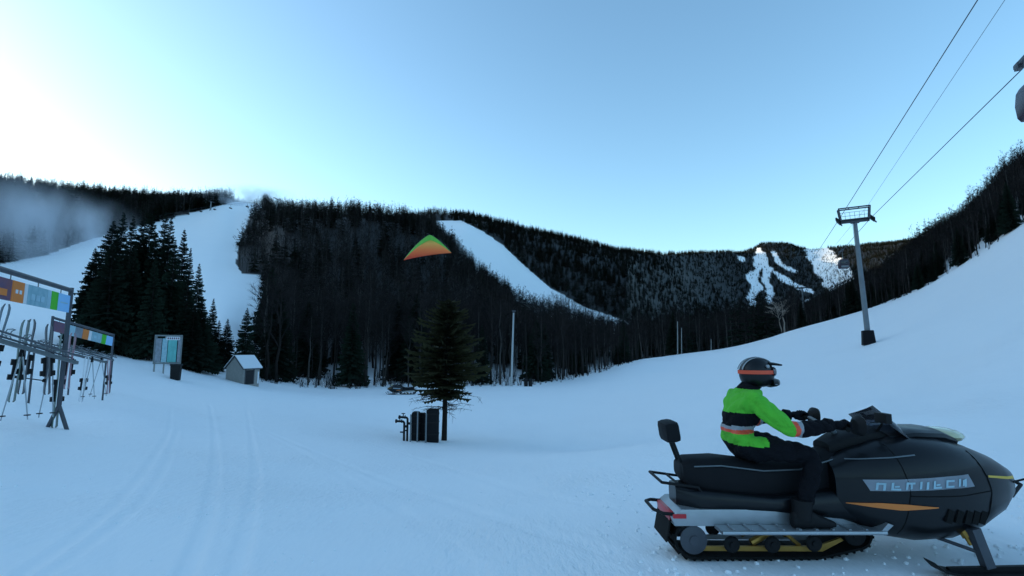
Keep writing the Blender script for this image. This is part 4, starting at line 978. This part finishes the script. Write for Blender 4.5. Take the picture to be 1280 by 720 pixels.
        sk.add(vs_, fs_); sk.bar((.55, yk, .04), (1.3, yk, .055), .03, .05); ski_ = sk.build('ski', M_black, t)
        lp_ = MB(); lp_.path([(1.20, yk, .06), (1.34, yk, .22), (1.50, yk, .285), (1.60, yk, .27)], .011, 8); lp_.build('ski_loop', M_black, ski_)
        rn = MB(); rn.tube((.60, yk, .012), (1.2, yk, .012), .008, n=6); rn.build('runner', M_steel, ski_)
        sd_ = MB(); sd_.bar((.86, yk, .06), (.80, yk*.94, .33), .06, .07, (1, 0, 0)); sd_.build('spindle', M_dsteel, t)
        ar = MB(); 
        for z_ in (.16, .29): ar.tube((.82, yk*.94, z_), (.60, s_*.22, z_+.06), .014, n=8); ar.tube((.82, yk*.94, z_), (.98, s_*.22, z_+.06), .014, n=8)
        ar.build('suspension_arm', M_dsteel, t)
        so_ = MB(); so_.tube((.80, yk*.88, .20), (.72, s_*.28, .52), .018, n=8); so_.path([(.795, yk*.84, .25), (.73, s_*.32, .47)], .036, 10); so_.build('front_shock', M_gold, t)
    bmp = MB(); bmp.path([(1.36, -.22, .50), (1.52, -.14, .57), (1.55, 0, .59), (1.52, .14, .57), (1.36, .22, .50)], .014, 8); bmp.build('front_bumper', M_black, t)
    an = MB(); an.path([(1.30, -.28, .62), (1.62, -.30, .70)], .008, 6); an.build('antenna', M_black, t)
    return t
SY = 4.46; SX = 2.66; SZ = float(gz(SX, SY)); SYAW = R(0)
sm = snowmobile((SX, SY, SZ+.005), SYAW, 'large black snowmobile with orange side stripe passing close to the camera')
fg = gpp(502, 497, 56)
sm.scale = (.97, .97, .98)
sm2 = snowmobile(fg, R(182), 'small dark snowmobile far off behind the lone conifer')

cl_ = MB(); rc = random.Random(3)
for k in range(900):
    if k < 520: x_, y_ = rc.uniform(.8, 6.5), SY+rc.choice((-.5, .5, 0, 0))+rc.gauss(0, .16)+(rc.uniform(.6, 2.2) if rc.random() < .35 else 0)
    else: x_, y_ = rc.uniform(-7, 8), rc.uniform(2.4, 9)
    s_ = rc.uniform(.006, .022)*(1 if k < 520 else .7); z_ = float(gz(x_, y_))
    M_ = Euler((rc.uniform(0, 3), rc.uniform(0, 3), 0)).to_matrix(); cl_.ell((x_, y_, z_+s_*.2), (s_*rc.uniform(.7, 1.5), s_, s_*.7), 5, 4, M_)
M_clod = nmat('snow_clods', (.9, .92, .94), .7, var=.03)
tag(cl_.build('snow_clods', M_clod, smooth=False), 'small loose clods of snow thrown up along the snowmobile tracks', 'snow clods', None, 'stuff')

# ------------------------------------------------------------------ rider
rd_root = empty('person', (SX, SY, SZ+.005), SYAW, 'person in black trousers, green and black jacket and dark helmet driving the near snowmobile', 'person', None)
def skin(name, verts, edges, radii, root, levels, mats, parent, keep=True):
    me = bpy.data.meshes.new(name); me.from_pydata(verts, edges, []); o = bpy.data.objects.new(name, me); COL.objects.link(o)
    md = o.modifiers.new('skin', 'SKIN'); md.use_smooth_shade = True
    for i, r_ in enumerate(radii):
        sv = me.skin_vertices[0].data[i]; sv.radius = r_ if isinstance(r_, tuple) else (r_, r_); sv.use_root = (i == root)
    sb = o.modifiers.new('sub', 'SUBSURF'); sb.levels = sb.render_levels = levels
    dg = bpy.context.evaluated_depsgraph_get(); nm = bpy.data.meshes.new_from_object(o.evaluated_get(dg)); nm.name = name
    bpy.data.objects.remove(o, do_unlink=True)
    nm.materials.clear()
    for m in mats: nm.materials.append(m)
    nm.polygons.foreach_set('use_smooth', [True]*len(nm.polygons))
    return link(bpy.data.objects.new(name, nm), parent)
V, E, Rd = [], [], []
def j(p, r, par=None):
    V.append(p); Rd.append(r)
    if par is not None: E.append((par, len(V)-1))
    return len(V)-1
pel = j((-.80, 0, .88), (.165, .15))
sp1 = j((-.78, 0, 1.0), (.155, .135), pel); sp2 = j((-.73, 0, 1.13), (.175, .15), sp1); chs = j((-.68, 0, 1.235), (.16, .14), sp2)
nk = j((-.62, 0, 1.34), .068, chs); hd_ = j((-.585, 0, 1.44), .085, nk); j((-.57, 0, 1.51), .07, hd_)
wr = {}
for s_ in (-1, 1):
    sh_ = j((-.68, s_*.19, 1.255), .088, chs); e1 = j((-.60, s_*.27, 1.15), .078, sh_); el_ = j((-.47, s_*.34, 1.035), .066, e1)
    f1 = j((-.28, s_*.34, 1.06), .058, el_); w1 = j((-.12, s_*.325, 1.075), .043, f1); wr[s_] = w1
    hp_ = j((-.74, s_*.12, .86), .115, pel); th = j((-.52, s_*.21, .86), .098, hp_); kn = j((-.27, s_*.27, .83), .080, th)
    c1 = j((-.33, s_*.30, .64), .072, kn); an_ = j((-.42, s_*.32, .42), .056, c1)
body = skin('body', V, E, Rd, pel, 4, [M_jblack, M_hivis, M_redband, M_greytape], rd_root)
co = np.zeros(len(body.data.vertices)*3); body.data.vertices.foreach_get('co', co); co = co.reshape(-1, 3)
nn = np.zeros(len(co)*3); body.data.vertex_normals.foreach_get('vector', nn); nn = nn.reshape(-1, 3)
def fold(c, f, s_): return np.abs(np.sin(c[:, 2]*f+np.sin(c[:, 1]*f*.6+s_)*1.4+np.sin(c[:, 0]*f*.5+s_*2)*1.7))
keepn = 1-np.clip((co[:, 2]-1.32)/.05, 0, 1)
dsp = (.016*(fold(co, 24, 1)-.6)+.008*(fold(co[:, [1, 2, 0]], 34, 3)-.6))*keepn
co2 = co+nn*dsp[:, None]; body.data.vertices.foreach_set('co', co2.ravel().astype(np.float32)); body.data.update()
for p_ in body.data.polygons:
    c = p_.center; k = 0
    ax = c.x+.68; arm = abs(c.y) > .20 and c.z > .96 and c.x > -.72
    if arm:
        u = (c.x+.66)     # along the sleeve
        if c.x < -.47: k = 1
        elif c.x < -.435: k = 2
        elif c.x < -.405: k = 3
    elif c.z > 1.15 and c.z < 1.345 and c.x < -.52: k = 1
    elif .89 < c.z < .98 and c.x < -.62: k = 1
    elif .98 <= c.z < 1.01 and c.x < -.6: k = 2
    elif 1.01 <= c.z < 1.04 and c.x < -.6: k = 3
    p_.material_index = k
bm = bmesh.new()
# gloves: palm and five bent fingers closed round the grip
for s_ in (-1, 1):
    gl_ = MB(); base = Vector((-.115, s_*.322, 1.078))
    gl_.ell(base+Vector((.035, 0, .004)), (.058, .048, .030), 14, 8)
    gl_.path([base+Vector((-.07, 0, -.002)), base+Vector((-.02, 0, 0))], [.058, .048], 14)
    for f in range(4):
        yy = base.y+(f-1.5)*.023; L_ = (.92, 1.0, .97, .82)[f]
        gx_ = -.005-(abs(yy)-.24)*.276
        gl_.path([(base.x+.06, yy, base.z+.012), (gx_-.0, yy, base.z+.034*L_), (gx_+.036*L_, yy, base.z+.012), (gx_+.034*L_, yy, base.z-.020), (gx_+.006, yy, base.z-.036*L_)], [.014, .0135, .013, .012, .009], 8)
    ty_ = base.y-s_*.045
    gl_.path([(base.x+.01, base.y-s_*.03, base.z-.008), (base.x+.05, ty_, base.z-.028), (base.x+.09, ty_+s_*.006, base.z-.034), (base.x+.115, ty_+s_*.018, base.z-.030)], [.019, .017, .015, .011], 8)
    gl_.build('glove', M_jblack, rd_root, ang=60)
    bt = MB(); fx, fy, fz = -.42, s_*.32, .29
    bt.path([(fx, fy, .50), (fx-.005, fy, .42), (fx-.01, fy, .36)], [.078, .075, .072], 16)
    bt.loft([(fx-.09, .29, .40, .035), (fx-.05, .288, .44, .05), (fx+.03, .288, .44, .052), (fx+.12, .288, .385, .052), (fx+.20, .290, .355, .048), (fx+.245, .295, .335, .03)], 16, 2.8)
    bt.v[-96:] = [(a, b+fy, c) for a, b, c in bt.v[-96:]]
    bt.build('boot', M_black, rd_root, ang=60)
cl = MB(); cl.path([(-.655, 0, 1.37), (-.625, 0, 1.42)], [.105, .088], 16); cl.build('collar', M_jblack, rd_root)
# helmet
hm_ = MB(); hc = Vector((-.575, 0, 1.535))
hm_.ell(hc, (.148, .125, .145), 24, 16)
for i, p_ in enumerate(hm_.v):
    x_, y_, z_ = Vector(p_)-hc
    if z_ < -.02: k = 1+.10*(-z_-.02)/.12*(1 if x_ > 0 else .3); x_ *= k
    if z_ < -.10: z_ = -.10-(-z_-.10)*.45
    hm_.v[i] = tuple(hc+Vector((x_, y_, z_)))
hel = hm_.build('helmet', M_gloss, rd_root, ang=70)
q = MB(); q.loft([(-.47, 1.415, 1.50, .095), (-.43, 1.42, 1.495, .085), (-.395, 1.43, 1.485, .05)], 18, 2.6); q.build('chin_guard', M_gloss, hel, ang=60)
q = MB(); q.loft([(-.50, 1.60, 1.635, .105), (-.45, 1.605, 1.632, .10), (-.38, 1.60, 1.618, .075)], 16, 3); q.build('helmet_peak', M_black, hel)
q = MB(); q.loft([(-.475, 1.50, 1.60, .108), (-.445, 1.505, 1.595, .095), (-.428, 1.52, 1.585, .07)], 18, 2.8); gog = q.build('goggles', M_goggle, hel, ang=60)
q = MB()
pts = [(hc.x+.153*math.cos(a_), .131*math.sin(a_), 1.548) for a_ in np.linspace(R(42), R(318), 24)]
for a_, b_ in zip(pts[:-1], pts[1:]): q.bar(a_, b_, .006, .032)
q.build('goggle_strap', M_redband, gog)
for s_ in (-1, 1):
    q = MB(); pth = [(hc.x+.149*math.cos(a_), s_*.045, hc.z+.137*math.sin(a_)) for a_ in np.linspace(R(40), R(165), 16)]
    for a_, b_ in zip(pth[:-1], pth[1:]): q.bar(a_, b_, .012, .006)
    q.build('helmet_stripe', M_greytape, hel)
q = MB()
for s_ in (-1, 1):
    for k in range(3): q.box((-.45+.012*k, s_*(.088-.012*k), 1.445+.014*k), (.02, .012, .006))
    q.tube((-.53, s_*.112, 1.60), (-.53, s_*.128, 1.60), .014, n=10)
q.build('vent', M_greytape, hel)
fc = MB(); fc.ell((-.50, 0, 1.50), (.055, .07, .075), 12, 8); fc.build('balaclava', M_jblack, rd_root)

for o_ in rd_root.children:
    if o_.name.startswith(('helmet', 'collar', 'balaclava')): o_.location.z = -.06

rd_root.scale = (.97, .97, .98)
# ------------------------------------------------------------------ orange and green mark before the hill
kc = P(533, 311, 60); kt = empty('mark', kc, R(0), 'orange mark with green upper edge hovering before the dark wooded hill', 'mark', None)  # unidentified colour mark, modelled as a thin billowed sheet
w2_ = 2.85; M2_ = Matrix.Rotation(R(-9), 3, 'Y')
def kp(u, v):      # u -1..1 span, v 0..1 from lower to upper edge; billowed sheet
    x_ = u*w2_; top_ = 2.2*max(0, 1-abs((u-.22)/(1.22 if u < .22 else .78))**1.3)**.95; z_ = -.95+.10*(1-u*u)+top_*v*1.1; y_ = -.55*math.sin(PI*min(1, v*.8+.1))*(1-u*u)
    return M2_ @ Vector((x_, y_, z_))
t_ = M_marko.node_tree; b_ = t_.nodes['Principled BSDF']; tc_ = t_.nodes.new('ShaderNodeTexCoord'); sx_ = t_.nodes.new('ShaderNodeSeparateXYZ'); cr_ = t_.nodes.new('ShaderNodeValToRGB')
ad_ = t_.nodes.new('ShaderNodeMath'); ad_.operation = 'MULTIPLY_ADD'; ad_.inputs[1].default_value = .38; ad_.inputs[2].default_value = .42
t_.links.new(tc_.outputs['Object'], sx_.inputs[0]); t_.links.new(sx_.outputs['Z'], ad_.inputs[0]); t_.links.new(ad_.outputs[0], cr_.inputs['Fac'])
for (p0_, c0_) in ((0.0, (.85, .08, .03, 1)), (.35, (1, .22, .05, 1)), (.62, (.95, .42, .08, 1)), (.85, (.45, .52, .06, 1))):
    e_ = cr_.color_ramp.elements[0] if p0_ == 0 else cr_.color_ramp.elements[-1] if p0_ == .85 else cr_.color_ramp.elements.new(p0_)
    e_.position = p0_; e_.color = c0_
t_.links.new(cr_.outputs['Color'], b_.inputs['Base Color'])
def sheet(v0, v1, m, nm):
    q = MB(); nu, nv = 28, 6; vs_ = []
    for i in range(nu+1):
        for j_ in range(nv+1): vs_.append(kp(-.99+1.98*i/nu, v0+(v1-v0)*j_/nv))
    q.add(vs_, [(i*(nv+1)+j_, (i+1)*(nv+1)+j_, (i+1)*(nv+1)+j_+1, i*(nv+1)+j_+1) for i in range(nu) for j_ in range(nv)])
    o = q.build(nm, m, kt); md = o.modifiers.new('s', 'SOLIDIFY'); md.thickness = .03
sheet(0, .70, M_marko, 'sheet'); sheet(.705, 1, M_markg, 'upper_edge')
q = MB(); q.path([kp(u, 1.01) for u in np.linspace(-.98, .98, 24)], .02, 6); q.build('edge_rod', M_dsteel, kt)

# ------------------------------------------------------------------ drifting snow from the snow guns
def mist(name, c, rad, dens, label, scale=.02):
    q = MB(); q.ell((0, 0, 0), (1, 1, 1), 24, 14); m = bpy.data.materials.new('drifting_snow'); m.use_nodes = True; t = m.node_tree; t.nodes.clear()
    out = t.nodes.new('ShaderNodeOutputMaterial'); pv = t.nodes.new('ShaderNodeVolumePrincipled'); pv.inputs['Color'].default_value = (.93, .95, 1, 1); pv.inputs['Anisotropy'].default_value = .3
    tc = t.nodes.new('ShaderNodeTexCoord'); ln = t.nodes.new('ShaderNodeVectorMath'); ln.operation = 'LENGTH'; t.links.new(tc.outputs['Object'], ln.inputs[0])
    mr = t.nodes.new('ShaderNodeMapRange'); mr.inputs['From Min'].default_value = 1; mr.inputs['From Max'].default_value = .15; mr.interpolation_type = 'SMOOTHSTEP'; t.links.new(ln.outputs['Value'], mr.inputs['Value'])
    ns = t.nodes.new('ShaderNodeTexNoise'); ns.inputs['Scale'].default_value = 2.2; ns.inputs['Detail'].default_value = 4; mp = t.nodes.new('ShaderNodeMapping'); mp.inputs['Scale'].default_value = (1.8, 1.8, .55); mp.inputs['Rotation'].default_value = (0, R(12), 0); t.links.new(tc.outputs['Object'], mp.inputs['Vector']); t.links.new(mp.outputs['Vector'], ns.inputs['Vector'])
    m2 = t.nodes.new('ShaderNodeMapRange'); m2.inputs['From Min'].default_value = .42; m2.inputs['From Max'].default_value = .72; t.links.new(ns.outputs['Fac'], m2.inputs['Value'])
    mu = t.nodes.new('ShaderNodeMath'); mu.operation = 'MULTIPLY'; t.links.new(mr.outputs['Result'], mu.inputs[0]); t.links.new(m2.outputs['Result'], mu.inputs[1])
    m3 = t.nodes.new('ShaderNodeMath'); m3.operation = 'MULTIPLY'; t.links.new(mu.outputs[0], m3.inputs[0]); m3.inputs[1].default_value = dens
    t.links.new(m3.outputs[0], pv.inputs['Density']); t.links.new(pv.outputs[0], out.inputs['Volume'])
    o = q.build(name, m); o.location = c; o.scale = rad; tag(o, label, 'snow mist', None, 'stuff')
mist('snow_mist', P(5, 297, 330), (50, 45, 34), .09, 'pale plume of machine made snow drifting before the left woods')
mist('snow_mist', P(90, 290, 340), (40, 30, 22), .06, 'thin snow mist trailing right of the larger plume')
mist('snow_mist', P(312, 250, 440), (50, 30, 11), .13, 'thin snow mist at the top of the left ski run')
